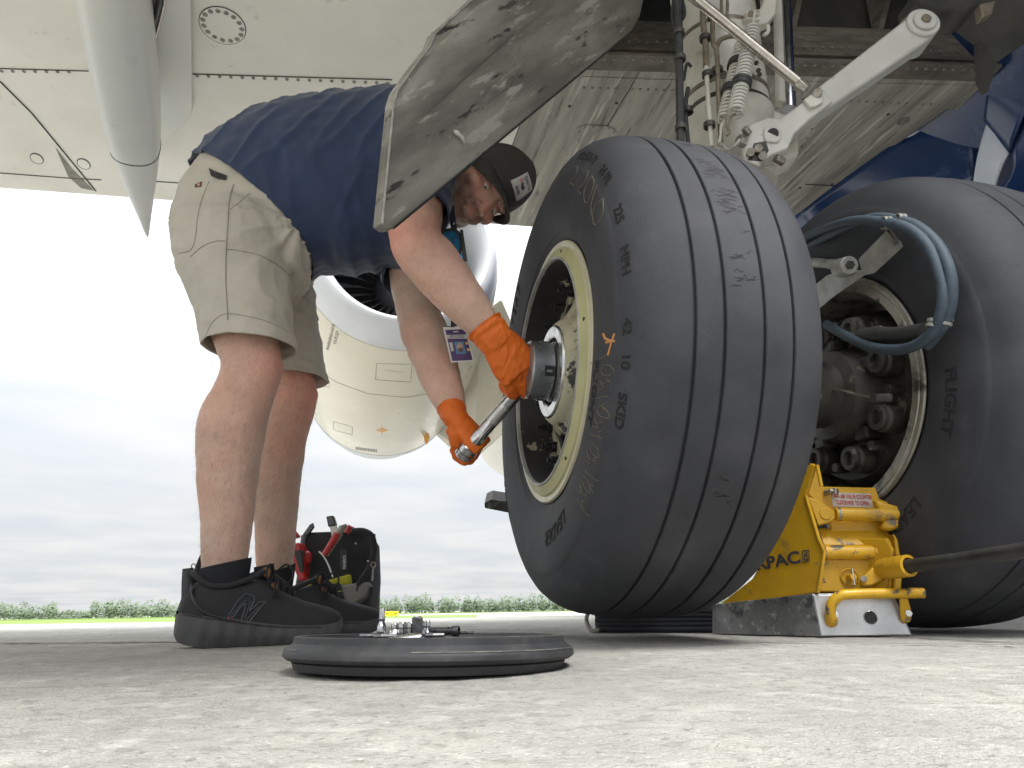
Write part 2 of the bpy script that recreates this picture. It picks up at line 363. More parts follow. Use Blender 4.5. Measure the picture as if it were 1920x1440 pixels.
def strip(name, mat, pts, width, z, parent, seed=0):
    P = spline(np.array(pts), 60); V = []; F = []
    for i, p in enumerate(P):
        wv = width*(.7+.5*vnoise(np.array([[i*.25, seed, 0.]]), 1, seed)[0]); V += [(p[0], p[1]-wv, z), (p[0], p[1]+wv, z)]
    for i in range(len(P)-1): F.append([2*i, 2*i+1, 2*i+3, 2*i+2][::-1])
    return obj(name, V, F, mat, parent, smooth=0)
jl = [atz(x, y, .001)[:2] for x, y in ((1380, 1203), (1520, 1205), (1700, 1209), (1930, 1212), (2300, 1220))]
strip('joint_band', 'sealant', jl, .006, .0028, APRON, 1)
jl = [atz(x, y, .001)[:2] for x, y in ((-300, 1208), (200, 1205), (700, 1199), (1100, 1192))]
strip('joint_band', 'apron_band', jl, .02, .0024, APRON, 2)  # slightly darker band running across the left of the apron
# grass: near infield island with the sign and the long field before the trees
def grass_sheet(name, pts, label):
    V = [(x, y, gz(y)+.06) for x, y in pts]; return tag(obj(name, V, [list(range(len(V)))], 'grass', smooth=0), label, 'grass', kind='structure')
def quadgrid(name, x0f, x1f, y0, y1, lift, mat='grass'):
    ys = np.geomspace(y0, y1, 24); V = []; F = []; c = 24
    for y in ys:
        for u in np.linspace(0, 1, c): V.append((x0f(y)+(x1f(y)-x0f(y))*u, y, gz(y)+lift))
    for i in range(23):
        for j in range(c-1): a = i*c+j; F.append([a, a+1, a+1+c, a+c])
    return tag(obj(name, V, F, mat, smooth=60), kind='structure')
quadgrid('grass_field', lambda y: -y*2.2, lambda y: -y*.30, 104, 300, .08)
quadgrid('grass_field', lambda y: -y*.30, lambda y: -y*.052, 112, 190, .08)
quadgrid('grass_field', lambda y: -y*2.2, lambda y: y*1.5, 330, 900, .10)
# blades of taller grass would be far below a pixel here; the far wood is one mass
def tree_line():
    rng = np.random.default_rng(5); V = []; F = []; n = 0
    xs = np.arange(-620, 420, 4.6)
    for x in xs:
        for row in range(3):
            y = 440+row*14+rng.uniform(-7, 7); xx = x+rng.uniform(-3, 3)
            u = xx/y
            h = 7.6+4.2*vnoise(np.array([[xx/26, row*3, 0.]]), 1, 11)[0]+2.8*vnoise(np.array([[xx/9, row*3, 0.]]), 1, 12)[0]+rng.uniform(-1, 1.6)
            if -.62 < u < -.57: h *= .45
            r = rng.uniform(2.6, 4.2); base = gz(y)
            k = 150
            d = rng.normal(size=(k, 3)); d /= np.linalg.norm(d, axis=1)[:, None]
            cz = base+h*.56; rad = rng.uniform(.55, 1.0, (k, 1))**.6
            lob = 1+.28*vnoise(d*1.7+xx, 1.3, 6)[:, None]
            c = np.array([xx, y, cz])+d*rad*lob*np.array([r, r, h*.46])
            low = rng.uniform(0, 1, k) < .3; c[low, 2] = base+rng.uniform(0, .45, low.sum())*h
            s = rng.uniform(.35, .85, (k, 1)); nv = d*.7+np.array([0, -.5, .9])+.35*rng.normal(size=(k, 3)); nv /= np.linalg.norm(nv, axis=1)[:, None]; a = np.cross(nv, rng.normal(size=(k, 3))); b = np.cross(nv, a)
            a /= np.linalg.norm(a, axis=1)[:, None]; b -= (b*a).sum(1)[:, None]*a; b /= np.linalg.norm(b, axis=1)[:, None]
            q = np.stack([c-a*s, c-b*s*.7, c+a*s, c+b*s*.7], 1); V.append(q.reshape(-1, 3))
            F += (np.arange(k)[:, None]*4+np.arange(4)+n).tolist(); n += k*4
    o = obj('tree_line', np.concatenate(V), F, 'leaf_hazed', smooth=0)
    return tag(o, 'far green wood along the horizon behind the airfield', 'trees', kind='stuff')
tree_line()
# taxiway guidance sign
def taxi_sign():
    Y = 124; zb = gz(Y)+.08; p = aty(733, 1150, Y); x = p[0]; t = thing('taxiway_sign', (x, Y, zb), 'small yellow taxiway guidance sign with black arrows on the far grass', 'sign')
    pbr('sign_yellow', (.80, .55, .02), rough=.5)
    MB().box((x, Y, zb+.62), (2.5, .18, .78)).build('panel', 'sign_yellow', t, bevel=.02)
    for s in (-.9, .9): MB().box((x+s, Y, zb+.12), (.09, .09, .24)).build('post', 'ink', t)
    for cx, sg in ((-.55, -1), (.72, 1)):
        m = MB(); a = x+cx; z = zb+.62; m.prism([(a-sg*.25, Y-.1, z+.045), (a+sg*.12, Y-.1, z+.045), (a+sg*.12, Y-.1, z+.14), (a+sg*.33, Y-.1, z), (a+sg*.12, Y-.1, z-.14), (a+sg*.12, Y-.1, z-.045), (a-sg*.25, Y-.1, z-.045)], (0, .008, 0)); m.build('arrow_mark', 'ink', t, smooth=0)
    MB().box((x+.05, Y-.1, zb+.62), (.09, .01, .5)).build('divider_mark', 'ink', t, smooth=0)
taxi_sign()
# ------------------------------------------------------------------ the airliner: one thing
PLANE = thing('airplane', C1*A(1, 1, 0), 'white and blue jet airliner jacked up, underside of its wing overhead', 'airplane')
HW = 1.75
WP = lambda px, py: atz(px, py, HW)
te0, te1 = WP(0, 352), WP(985, 424); ted = te1-te0
root0, root1 = WP(1842, 158), WP(1500, 398)
def line_x(p, d, q, e):   # 2-d intersection of p+sd and q+te
    M = np.array([[d[0], -e[0]], [d[1], -e[1]]]); s, _ = np.linalg.solve(M, (q-p)[:2]); return p+s*d
te_root = line_x(te0, ted, root0, root1-root0); te_far = te0-ted*1.6
beamL, beamR = WP(1040, 128), WP(1850, 152)
split = WP(905, 418); split_b = line_x(split, AFT, beamL, beamR-beamL)          # seam clean / dirty
fwd = split_b-AFT*1.95  # unseen front cut short so sky light reaches under the wing
thick = ZUP*.05
MB().prism([te_far, line_x(split, AFT, te0, ted), fwd, fwd-R0*4.5], thick).build('wing_skin', 'wing_paint', PLANE, smooth=0)
dirty = MB().prism([line_x(split, AFT, te0, ted)+R0*.004, te_root, root0, beamR, split_b+R0*.004], thick).build('wing_skin', 'wing_dirty', PLANE, smooth=0)
WING = [o for o in PLANE.children][0]
# trailing edge lip
n_te = nrm(np.cross(ted, ZUP)); n_te = n_te if n_te[1] > 0 else -n_te
MB().prism([te_far, te_root, te_root+n_te*.02+ZUP*.03, te_far+n_te*.02+ZUP*.03], ZUP*.02).build('trailing_edge', 'wing_paint', PLANE, smooth=0)
def wing_strip(pts, w, name='seam', mat='seam', parent=None, drop=.0015):
    P = [WP(*p) for p in pts]; m = MB()
    for a, b in zip(P[:-1], P[1:]):
        d = nrm(b-a); nn = np.cross(ZUP, d); c = (a+b)/2-ZUP*drop; m.box(c, (np.linalg.norm(b-a), w, .002), d, nn, ZUP)
    return m.build(name, mat, parent or WING, smooth=0)
wing_strip([(-100, 126), (0, 128), (350, 138), (735, 149)], .0028)
wing_strip([(0, 152), (60, 212), (180, 358)], .005)
wing_strip([(-60, 322), (0, 324), (120, 333), (190, 337)], .003)
wing_strip([(280, 339), (560, 358), (880, 396)], .003)
def fan_poly(pts, name, mat, parent, drop=.001):
    m = MB(); m.prism([WP(*p)-ZUP*drop for p in pts], -ZUP*.001); return m.build(name, mat, parent, smooth=0)
fan_poly([(104, 276), (135, 316), (176, 357), (152, 352), (128, 330)], 'soot_mark', 'soot', WING)
def discs(pts, r, name, mat, parent, drop=.0012, n=10, h=.0015):
    m = MB()
    for p in pts: c = WP(*p) if len(p) == 2 else np.asarray(p); m.cyl(c-ZUP*(drop+h), c+ZUP*.002, r, n=n)
    o = m.build(name, mat, parent, smooth=30); return tag(o, kind='stuff')
riv = [(x, 133+ (x-0)*.011) for x in range(-60, 145, 21)]+[(x, 142+(x-370)*.038) for x in range(370, 740, 21)]
discs(riv, .0055, 'rivet_row', 'rivet', WING)
# round access cover with its screws
def oval_cover(cx, cy, rx, ry, ang, nscrew, name='access_cover'):
    th = np.linspace(0, 2*pi, 40, endpoint=False); ca, sa = cos(ang), sin(ang)
    P = [WP(cx+rx*cos(t)*ca-ry*sin(t)*sa, cy+rx*cos(t)*sa+ry*sin(t)*ca) for t in th]
    Q = [WP(cx+(rx-1.6)*cos(t)*ca-(ry-1.6)*sin(t)*sa, cy+(rx-1.6)*cos(t)*sa+(ry-1.6)*sin(t)*ca) for t in th]
    m = MB(); m.prism([p-ZUP*.0005 for p in P], -ZUP*.0008); m.build('seam', 'seam', WING, smooth=0)
    c = MB().prism([q-ZUP*.001 for q in Q], -ZUP*.0018).build(name, 'wing_paint', WING, smooth=0)
    if nscrew:
        S = [(cx+(rx-8)*cos(t)*ca-(ry-8)*sin(t)*sa, cy+(rx-8)*cos(t)*sa+(ry-8)*sin(t)*ca) for t in np.linspace(0, 2*pi, nscrew, endpoint=False)]
        discs(S, .0075, 'screw_ring', 'rivet', WING, drop=.0025)
oval_cover(417, 47, 47, 33, .45, 15)
oval_cover(69, 297, 14, 9, .5, 0); oval_cover(157, 307, 14, 9, .5, 0)
# streaked inboard panel: edge doubler, rivets, access doors
fan_poly([(1090, 143), (1270, 150), (1262, 176), (1078, 168)], 'doubler', 'wing_dirty', dirty, .001)
fan_poly([(1500, 152), (1842, 160), (1795, 205), (1478, 190)], 'doubler', 'wing_dirty', dirty, .001)
discs([(x, 163+.03*(x-1090)) for x in range(1095, 1265, 15)], .005, 'rivet_row', 'rivet', dirty, drop=.003)
discs([(x, 184+.04*(x-1490)) for x in range(1490, 1800, 15)], .005, 'rivet_row', 'rivet', dirty, drop=.003)
fan_poly([(1080, 266), (1082, 240), (1095, 233), (1140, 236), (1154, 243), (1150, 268)], 'access_door', 'wing_dirty', dirty, .002)
discs([(1085, 262), (1086, 246), (1097, 237), (1112, 237), (1127, 238), (1141, 239), (1151, 246), (1148, 262)], .004, 'rivet_row', 'rivet', dirty, drop=.004)
fan_poly([(1486, 280), (1470, 310), (1436, 330), (1400, 330), (1500, 205), (1540, 215), (1535, 240)], 'access_door', 'wing_dirty', dirty, .002)
discs([(1525, 225), (1522, 240), (1513, 258), (1503, 275), (1494, 290), (1478, 303), (1462, 312), (1447, 318)], .0045, 'rivet_row', 'rivet', dirty, drop=.0035)
discs([(1693, 227)], .022, 'drain_cover', 'rivet', dirty, n=24, drop=.001)
discs([(1068, 199), (1156, 193), (1320, 222), (1665, 214), (1600, 330), (1640, 300), (1560, 345), (1500, 352)], .0055, 'rivet_row', 'ink', dirty)
wing_strip([(1510, 345), (1640, 352)], .003, parent=dirty); wing_strip([(1065, 420), (1130, 250), (1190, 150)], .003, parent=dirty)
# wheel well: closing beam, roof, walls
bd = nrm(beamR-beamL); bn = np.cross(ZUP, bd)
if np.dot(bn, AFT) > 0: bn = -bn
BEAM = MB(); BEAM.prism([beamL-ZUP*.004, beamR-ZUP*.004, beamR-ZUP*.004+bn*.012, beamL-ZUP*.004+bn*.012], ZUP*.20)
BEAM.prism([beamL+bn*.012-ZUP*.006, beamR+bn*.012-ZUP*.006, beamR+bn*.075-ZUP*.006, beamL+bn*.075-ZUP*.006], ZUP*.012)
BEAM.prism([beamL+bn*.012+ZUP*.06, beamR+bn*.012+ZUP*.06, beamR+bn*.03+ZUP*.06, beamL+bn*.03+ZUP*.06], ZUP*.015)
beam = BEAM.build('well_beam', 'beam_brown', PLANE, smooth=0, bevel=.002)
m = MB()
for t in np.linspace(.02, .98, 46):
    p = beamL+(beamR-beamL)*t
    m.ball(p+bn*.055-ZUP*.007, (.006, .006, .003), n=8, m=4); m.ball(p+bn*.014+ZUP*.105, (.006, .006, .006), n=8, m=4)
tag(m.build('rivet_row', 'rivet', beam), kind='stuff')
wl = beamL+bn*.0; wr = beamR+R0*.15
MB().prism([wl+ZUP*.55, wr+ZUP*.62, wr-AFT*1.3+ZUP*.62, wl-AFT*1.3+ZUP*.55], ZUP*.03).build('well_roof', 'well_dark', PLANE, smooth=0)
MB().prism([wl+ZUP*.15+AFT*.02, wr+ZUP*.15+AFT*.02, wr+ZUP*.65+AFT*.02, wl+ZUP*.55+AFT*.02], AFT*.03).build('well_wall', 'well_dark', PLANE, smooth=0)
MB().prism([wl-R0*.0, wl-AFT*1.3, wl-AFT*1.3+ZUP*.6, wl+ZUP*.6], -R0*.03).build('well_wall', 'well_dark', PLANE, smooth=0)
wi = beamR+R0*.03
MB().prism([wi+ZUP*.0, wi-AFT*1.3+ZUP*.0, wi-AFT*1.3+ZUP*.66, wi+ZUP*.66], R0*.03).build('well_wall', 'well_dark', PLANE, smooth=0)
for k, (z, dz, r) in enumerate(((.34, .05, .035), (.26, -.02, .016), (.42, .02, .02))):
    MB().tube(spline([wl+ZUP*z-AFT*.12, (wl+wr)/2+ZUP*(z+dz)-AFT*.14, wr+ZUP*z-AFT*.1], 20), r, 12).build('hydraulic_line', ('beam_brown', 'pipe_brown', 'well_dark')[k], PLANE)
for k in range(5):
    p = wl+(wr-wl)*(.12+.19*k); MB().prism([p+ZUP*.16, p+ZUP*.54, p+ZUP*.5-AFT*.16, p+ZUP*.3-AFT*.1], R0*.02).build('rib', 'beam_brown', PLANE, smooth=0)

# fuselage ------------------------------------------------------------
CL = C1*A(1, 1, 0)+R0*(.345+2.5)            # centreline foot abreast the gear
def fus():
    st = [(-9, 1.67, 2.72), (-2, 1.67, 2.72), (3.2, 1.67, 2.72), (5.5, 1.63, 2.76), (8, 1.45, 2.90), (10.5, 1.15, 3.12), (13, .75, 3.4), (15, .3, 3.65), (15.6, .05, 3.7)]
    st = spline(np.array(st), 60); th = np.linspace(0, 2*pi, 64, endpoint=False); V = []; F = []
    for s, r, z in st:
        for t in th: V.append(CL+AFT*s+R0*r*cos(t)+ZUP*(z+r*sin(t)))
    n = 64
    for i in range(59):
        for j in range(n): F.append([i*n+j, i*n+(j+1) % n, (i+1)*n+(j+1) % n, (i+1)*n+j])
    a = [f for f in F if f[0] < 22*n]; b = [f for f in F if f[0] >= 22*n]
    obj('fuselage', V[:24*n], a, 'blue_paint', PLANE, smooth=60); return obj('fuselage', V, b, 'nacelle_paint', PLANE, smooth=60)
FUS = fus()
# blue belly fairing panels inboard of the gear, each its own sheet with gaps between
def curved_panel(name, mat, quad, depth, sag, n=10):
    """four image corners at given depths, bowed outward"""
    P = [at(x, y, d) for (x, y), d in zip(quad, depth)]; V = []; F = []
    for i in range(n+1):
        for j in range(n+1):
            u, v = i/n, j/n; p = (P[0]*(1-u)+P[1]*u)*(1-v)+(P[3]*(1-u)+P[2]*u)*v
            nn = nrm(np.cross(P[1]-P[0], P[3]-P[0])); nn = nn if np.dot(nn, CAM-P[0]) > 0 else -nn
            V.append(p+nn*sag*(4*u*(1-u)))
    for i in range(n):
        for j in range(n): a = i*(n+1)+j; F.append([a, a+1, a+n+2, a+n+1])
    return obj(name, V, F, mat, PLANE, smooth=60, solid=.012)
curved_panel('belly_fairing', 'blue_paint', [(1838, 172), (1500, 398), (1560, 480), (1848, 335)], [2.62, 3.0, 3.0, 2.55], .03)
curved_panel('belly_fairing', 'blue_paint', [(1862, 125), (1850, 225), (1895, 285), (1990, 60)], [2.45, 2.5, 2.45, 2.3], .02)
curved_panel('belly_fairing', 'pale_paint', [(1852, 232), (1826, 345), (1868, 352), (1893, 288)], [2.5, 2.56, 2.52, 2.45], .01)
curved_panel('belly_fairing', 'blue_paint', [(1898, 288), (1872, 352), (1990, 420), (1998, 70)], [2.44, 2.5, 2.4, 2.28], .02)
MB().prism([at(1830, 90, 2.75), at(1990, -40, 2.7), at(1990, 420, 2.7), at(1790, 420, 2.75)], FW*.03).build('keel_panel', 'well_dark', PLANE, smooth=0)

MB().prism([at(1790, 40, 2.14), at(1760, -60, 2.14), at(2010, -60, 2.0), at(2000, 30, 2.0), at(1925, 78, 2.02), at(1870, 116, 2.05), at(1853, 172, 2.08), at(1842, 150, 2.1), at(1838, 76, 2.12)], FW*.03).build('well_wall', 'well_dark', PLANE, smooth=0)  # near-black sheet added in front to paint this corner as dark as the well
# flap track fairing --------------------------------------------------
def canoe():
    tip = aty(277, 445, 2.32); O = aty(208, -40, 1.48); axis = nrm(tip-O)
    Lg = np.linalg.norm(tip-O); side = nrm(np.cross(axis, ZUP)); dn = np.cross(side, axis); dn = dn if dn[2] < 0 else -dn
    # section: (fraction, half width, depth below axis, height above axis)
    st = spline(np.array([(-.5, .105, .10, .12), (0, .112, .105, .13), (.3, .110, .10, .14), (.5, .098, .088, .14), (.62, .082, .07, .14), (.75, .056, .048, .10), (.88, .028, .025, .05), (.97, .010, .012, .02), (1, .002, .002, .003)]), 48)
    V = []; F = []; n = 40
    for f, wd, d, h in st:
        for t in np.linspace(0, 2*pi, n, endpoint=False):
            c, s = cos(t), sin(t); k = .85
            V.append(O+axis*f*Lg+side*wd*.80*np.sign(c)*abs(c)**k+dn*(d if s > 0 else h)*np.sign(s)*abs(s)**k)
    for i in range(47):
        for j in range(n): F.append([i*n+j, i*n+(j+1) % n, (i+1)*n+(j+1) % n, (i+1)*n+j])
    o = obj('flap_track_fairing', V, F, 'fairing_paint', PLANE, smooth=60)
    # joint ring between the fixed body and the moving tail cone
    i = int(np.argmin(abs(st[:, 0]-.60))); ring = np.array(V[i*n:(i+1)*n]); cen = ring.mean(0)
    MB().tube(cen+(ring-cen)*1.002, .0018, 5, closed=True).build('seam', 'seam', o)
    # side plate and its dark slot
    pl = [(318, -60), (357, -60), (357, 0), (360, 212), (284, 297), (276, 300), (262, 165)]
    zr = {0: 0}
    P = [atz(x, y, HW-.035) for x, y in pl]; MB().prism(P, ZUP*.032).build('side_plate', 'fairing_paint', o, smooth=0, bevel=.004)
    S = [atz(x, y, HW-.037) for x, y in ((303, -60), (300, 0), (283, 70), (270, 140), (264, 158))]
    MB().tube(spline(np.array(S), 16), np.linspace(.011, .005, 16), 8).build('hinge_slot', 'spinner_black', o)
    MB().tube(spline(np.array([s+R0*.012-ZUP*.004 for s in S]), 16), .0035, 8).build('drive_rod', 'steel_rod', o)
    return o
canoe()

# rear engine ---------------------------------------------------------
EC = at(760, 455, 6.3)
eax = nrm(AFT*cos(radians(6.0))-ZUP*sin(radians(6.0)))
ENG = thing('engine', EC, parent=PLANE)
RL = .865
def elathe(name, mat, prof, n=96, smooth=50, parent=ENG): return MB().lathe(prof, EC, eax, n, hint=(0, 0, 1)).build(name, mat, parent, smooth=smooth)
lipp = [(.62, .70), (.45, .672), (.25, .668), (.10, .69), (.02, .735), (0, .765), (.012, .80), (.06, .835), (.14, .862), (.25, .885), (.335, .902)]
elathe('inlet_lip', 'lip_metal', lipp)
elathe('inlet_duct', 'inlet_grey', [(.60, .702), (.9, .715), (1.2, .72)])
nac = [(.335, .904), (.337, .906), (.8, .965), (1.4, 1.005), (2.0, 1.02), (2.7, 1.0), (3.2, .965)]
COWL = elathe('nacelle', 'nacelle_paint', nac)
elathe('thrust_reverser_edge', 'nacelle_grey', [(3.2, .967), (3.36, .945), (3.40, .93), (3.36, .90)])
elathe('exhaust_cone', 'nacelle_grey', [(3.36, .92), (3.9, .80), (4.4, .62), (4.42, .58)])
exx, exy, _ = basis(eax, (0, 0, 1))
def epol(s, r, t): return EC+eax*s+r*(cos(t)*exx+sin(t)*exy)
# fan blades
def blade():
    V = []; F = []; N = 8
    for i in range(N):
        u = i/(N-1); r = .22+.49*u; ch = .10+.06*u; tw = radians(25+38*u)
        for e, sgn in ((0, -1), (1, 1)):
            for k, cx in enumerate((-.5, -.2, .2, .5)):
                a = ch*cx; sx = a*cos(tw); ty = a*sin(tw); tk = .006*(1-abs(cx)*1.6)*sgn
                V.append((sx+tk*sin(tw), r, ty-tk*cos(tw)+.05*sin(u*pi)*.5))
    for i in range(N-1):
        for e in (0, 1):
            for k in range(3):
                a = (i*2+e)*4+k; b = ((i+1)*2+e)*4+k; F.append([a, a+1, b+1, b] if e == 0 else [a, b, b+1, a+1])
    return np.array(V), F
bv, bf = blade(); NB = 26
for k in range(NB):
    t = 2*pi*k/NB; er = cos(t)*exx+sin(t)*exy; et = -sin(t)*exx+cos(t)*exy
    W = EC+eax*(.86+bv[:, :1])+bv[:, 1:2]*er+bv[:, 2:3]*et
    obj('fan_blade', W, bf, 'fan_metal', ENG, smooth=60)
elathe('spinner', 'spinner_black', [(.52, .002), (.58, .06), (.72, .16), (.84, .225), (.92, .24)], 48)
elathe('fan_backing', 'spinner_black', [(1.02, .0), (1.02, .72)], 48)
# cowl markings: placed by the angle round the barrel
def cowl_hit(px, py, lift=.002):
    r = ray(px, py); lo, hi = 4.5, 10.0
    prof = np.array(nac+[(3.4, .93)]); best = None
    prev = None
    for d in np.linspace(5.2, 10, 900):
        p = CAM+r*d; q = p-EC; s = np.dot(q, eax); rad = np.linalg.norm(q-s*eax)
        if .3 < s < 3.4:
            f = rad-np.interp(s, prof[:, 0], prof[:, 1])
            if prev is not None and prev > 0 >= f: best = d; break
            prev = f
        else: prev = None
    if best is None: best = 6.8
    p = CAM+r*best; q = p-EC; s = np.dot(q, eax); u = nrm(q-s*eax); return p+u*lift
def cowl_line(pts, rad=.004, name='panel_line', mat='line_grey', closed=False, n=24):
    P = np.array(pts, float)
    if closed: P = np.r_[P, P[:1]]
    S = np.array([P[0]*(1-0)]) if len(P) == 1 else np.concatenate([np.linspace(P[i], P[i+1], 6, endpoint=False) for i in range(len(P)-1)]+[P[-1:]])
    MB().tube(np.array([cowl_hit(x, y, .001) for x, y in S]), rad, 5).build(name, mat, COWL)
cowl_line([(590, 690), (630, 716), (690, 738), (760, 745), (825, 735)])
cowl_line([(704, 712), (706, 681), (772, 683), (770, 716)], closed=True); cowl_line([(722, 694), (756, 698)], .003)
cowl_line([(596, 703), (618, 714), (617, 727), (597, 716)], closed=True, rad=.003)
cowl_line([(625, 790), (661, 800), (660, 815), (626, 806)], closed=True, rad=.003)
def cowl_poly(pts, name, mat, lift=.003):
    P = [cowl_hit(x, y, lift) for x, y in pts]; return obj(name, P, [list(range(len(P)))], mat, COWL, smooth=0)
cowl_poly([(639, 621), (651, 623), (651, 619), (663, 626), (650, 632), (650, 628), (639, 627)], 'arrow_mark', 'ink')
for i in range(3):
    x = 697+i*20; y = 616+i*3.4; cowl_poly([(x, y), (x+6, y+1), (x+6, y+13), (x, y+12)], 'outlet_slot', 'ink', .004)
for i in range(14):
    x = 667+i*2.9; y = 838+i*.35; cowl_poly([(x, y), (x+1.5, y), (x+1.5, y+5), (x, y+5)], 'drain_slot', 'ink')
cowl_poly([(704, 806), (716, 802), (729, 806), (716, 811)], 'orange_mark', 'orange_mark')
cowl_line([(716, 797), (716, 817)], .003, 'orange_mark', 'orange_mark')
def img_text(body, hpx, O, ang, fn, name, mat, parent, sx=.62, bold=0):
    V, F = text_mesh(body, hpx, bold=bold); ca, sa = cos(ang), sin(ang)
    W = [fn(O[0]+v[0]*sx*ca+v[1]*sa, O[1]+v[0]*sx*sa-v[1]*ca) for v in V]
    return obj(name, W, F, mat, parent, smooth=0)
img_text('WARNING-HOT AIR', 8.5, (622, 626), -radians(76), lambda x, y: cowl_hit(x, y, .004), 'lettering', 'ink', COWL, sx=.80)
img_text('OUTLET', 8.5, (631, 632), -radians(76), lambda x, y: cowl_hit(x, y, .004), 'lettering', 'ink', COWL, sx=.80)
# drain mast painted orange, and the stub pylon to the tail
MB().prism([at(784, 795, 8.4), at(796, 792, 8.4), at(801, 806, 8.4), at(805, 822, 8.4), at(800, 834, 8.4), at(796, 828, 8.4), at(793, 810, 8.4)], FW*.05).build('drain_mast', 'orange_mark', ENG, smooth=0)
# everything between nacelle and tail seen past the far hand
def quad_slab(name, mat, pts, d, th=.25, parent=PLANE, smooth=0):
    dd = [d]*len(pts) if np.isscalar(d) else d
    return MB().prism([at(x, y, q) for (x, y), q in zip(pts, dd)], FW*th).build(name, mat, parent, smooth=smooth, bevel=.02)
quad_slab('engine_pylon', 'nacelle_paint', [(800, 800), (830, 740), (860, 660), (900, 590), (940, 560), (975, 640), (960, 800), (890, 862), (850, 846)], [9.2, 8.9, 8.2, 7.7, 7.6, 7.9, 8.4, 9.3, 9.4], .5)
# ------------------------------------------------------------------ main gear door hanging outboard of the wheels
dA, dB, dG = at(712, 420, 1.20), at(735, 190, 1.27), at(1190, 60, 2.02)
dN = nrm(np.cross(dB-dA, dG-dA)); dN = dN if np.dot(dN, CAM-dA) > 0 else -dN
pbr('door_dirty', (.29, .28, .24), (.13, .125, .105), 2.6, rough=.42, wear=[(.37, .36, .31), (.05, .048, .042)], wscale=3.6, wpos=.575, wsoft=.045, frame=((nrm(dG-dA), 1.1), (nrm(np.cross(dN, dG-dA)), 6.0), (dN, 3)), specks=[((.50, .49, .44), 75, .73)], bump=.12, bscale=40, rvar=.15)
dpoly = [(712, 420), (735, 190), (742, 168), (770, 128), (803, 85), (812, 62), (880, 0), (950, -70), (1225, -70), (1207, 0), (1200, 32), (1186, 58), (1100, 128), (738, 428), (726, 430)]
dP = [atp(x, y, dA, dN) for x, y in dpoly]
DOOR = MB().prism(dP, -dN*.022).build('gear_door', 'door_dirty', PLANE, smooth=0, bevel=.004)
DW = lambda x, y, l=0: atp(x, y, dA, dN)+dN*l
MB().tube([DW(*p, .001) for p in ((716, 420), (738, 192), (745, 170), (773, 130), (806, 87), (815, 64), (882, 2), (950, -66))], .0022, 6).build('edge_strip', 'door_edge', DOOR)
MB().tube([DW(*p, -.004) for p in ((1197, 34), (1184, 58), (1098, 130), (740, 425))], .004, 6).build('edge_strip', 'hose_black', DOOR)
# pressed stiffening panel and two long dimples on the inner skin
def door_pad(pts, h, inset=.8, name='stiffener'):
    P = [DW(*p, .0003) for p in pts]; c = sum(P)/len(P); Q = [c+(p-c)*inset+dN*h for p in P]; n = len(P)
    F = [[i, (i+1) % n, n+(i+1) % n, n+i] for i in range(n)]+[[n+i for i in range(n)]]
    return obj(name, P+Q, F, 'door_dirty', DOOR, smooth=60)
door_pad([(752, 172), (815, 92), (900, 4), (1060, -60), (1075, -20), (960, 70), (870, 150), (800, 215), (762, 230)], .006, .86)
door_pad([(1012, 105), (1030, 60), (1090, 20), (1130, 5), (1120, 30), (1060, 85)], .004, .7)
door_pad([(900, 190), (935, 150), (980, 112), (990, 118), (950, 165), (912, 196)], -.0001+.003, .7)
m = MB(); m.tube(spline(np.array([DW(848, 246, .004), DW(855, 255, .008), DW(862, 262, .008), DW(868, 271, .004)]), 10), [.001, .004, .005, .004, .003, .004, .004, .003, .002, .001], 8); m.build('sealant_blob', 'gear_bright', DOOR)
MB().prism([DW(955, 125, .001), DW(976, 82, .001), DW(982, 73, .001), DW(972, 100, .001), DW(958, 126, .001)], dN*.0006).build('slot_plate', 'soot', DOOR, smooth=0)

# ------------------------------------------------------------------ shock strut and braces
SX = C1+AX*.345
sx0 = A(SX[0], SX[1], .45); strut_top = A(SX[0]-.002, SX[1], 2.35)
prof = [(0, .07), (.30, .072), (.62, .074), (.63, .098), (.72, .108), (.80, .108), (.81, .114), (.835, .114), (.84, .108), (1.25, .108), (1.255, .116), (1.28, .116), (1.285, .107), (1.9, .107)]
STRUT = MB().lathe(prof, sx0, ZUP, 48).build('shock_strut', 'gear_white', PLANE, smooth=35)
MB().cyl(C1+AX*(-.12), C1+AX*.80, .055, n=28).build('axle', 'gear_white', PLANE)
# lower casting that flares out towards the brace
YB = 1.49
B = lambda x, y, Y=YB: aty(x, y, Y)
def plate(pts, Y, th, name, mat, parent=PLANE, bevel=.004, smooth=30): return MB().prism([aty(x, y, Y) for x, y in pts], (0, th, 0)).build(name, mat, parent, smooth=smooth, bevel=bevel)
plate([(1342, 300), (1345, 225), (1385, 135), (1428, 135), (1436, 180), (1446, 200), (1475, 212), (1500, 225), (1500, 290), (1420, 320)], 1.54, .08, 'strut_casting', 'gear_white', bevel=.012)
# side brace: long white link in two bars with its end knuckle
BR = thing('side_brace', B(1450, 250), parent=PLANE)
plate([(1538, 160), (1702, 32), (1728, 24), (1752, 38), (1757, 56), (1742, 74), (1548, 206), (1526, 196)], 1.50, .055, 'link_bar', 'gear_bright', BR, bevel=.006)
plate([(1463, 222), (1512, 186), (1545, 166), (1562, 190), (1520, 222), (1490, 250), (1478, 278), (1448, 290), (1430, 302), (1424, 312), (1396, 300), (1380, 262), (1408, 232), (1440, 219)], 1.455, .05, 'link_fitting', 'gear_bright', BR, bevel=.004)
plate([(1436, 237), (1460, 237), (1465, 243), (1465, 260), (1459, 267), (1438, 265), (1432, 257), (1432, 243)], 1.449, .012, 'pin_boss', 'gear_bright', BR, bevel=.003)
MB().cyl(B(1449, 251, 1.4485), B(1449, 251, 1.47), .0135, n=24).build('pin_bore', 'spinner_black', BR)
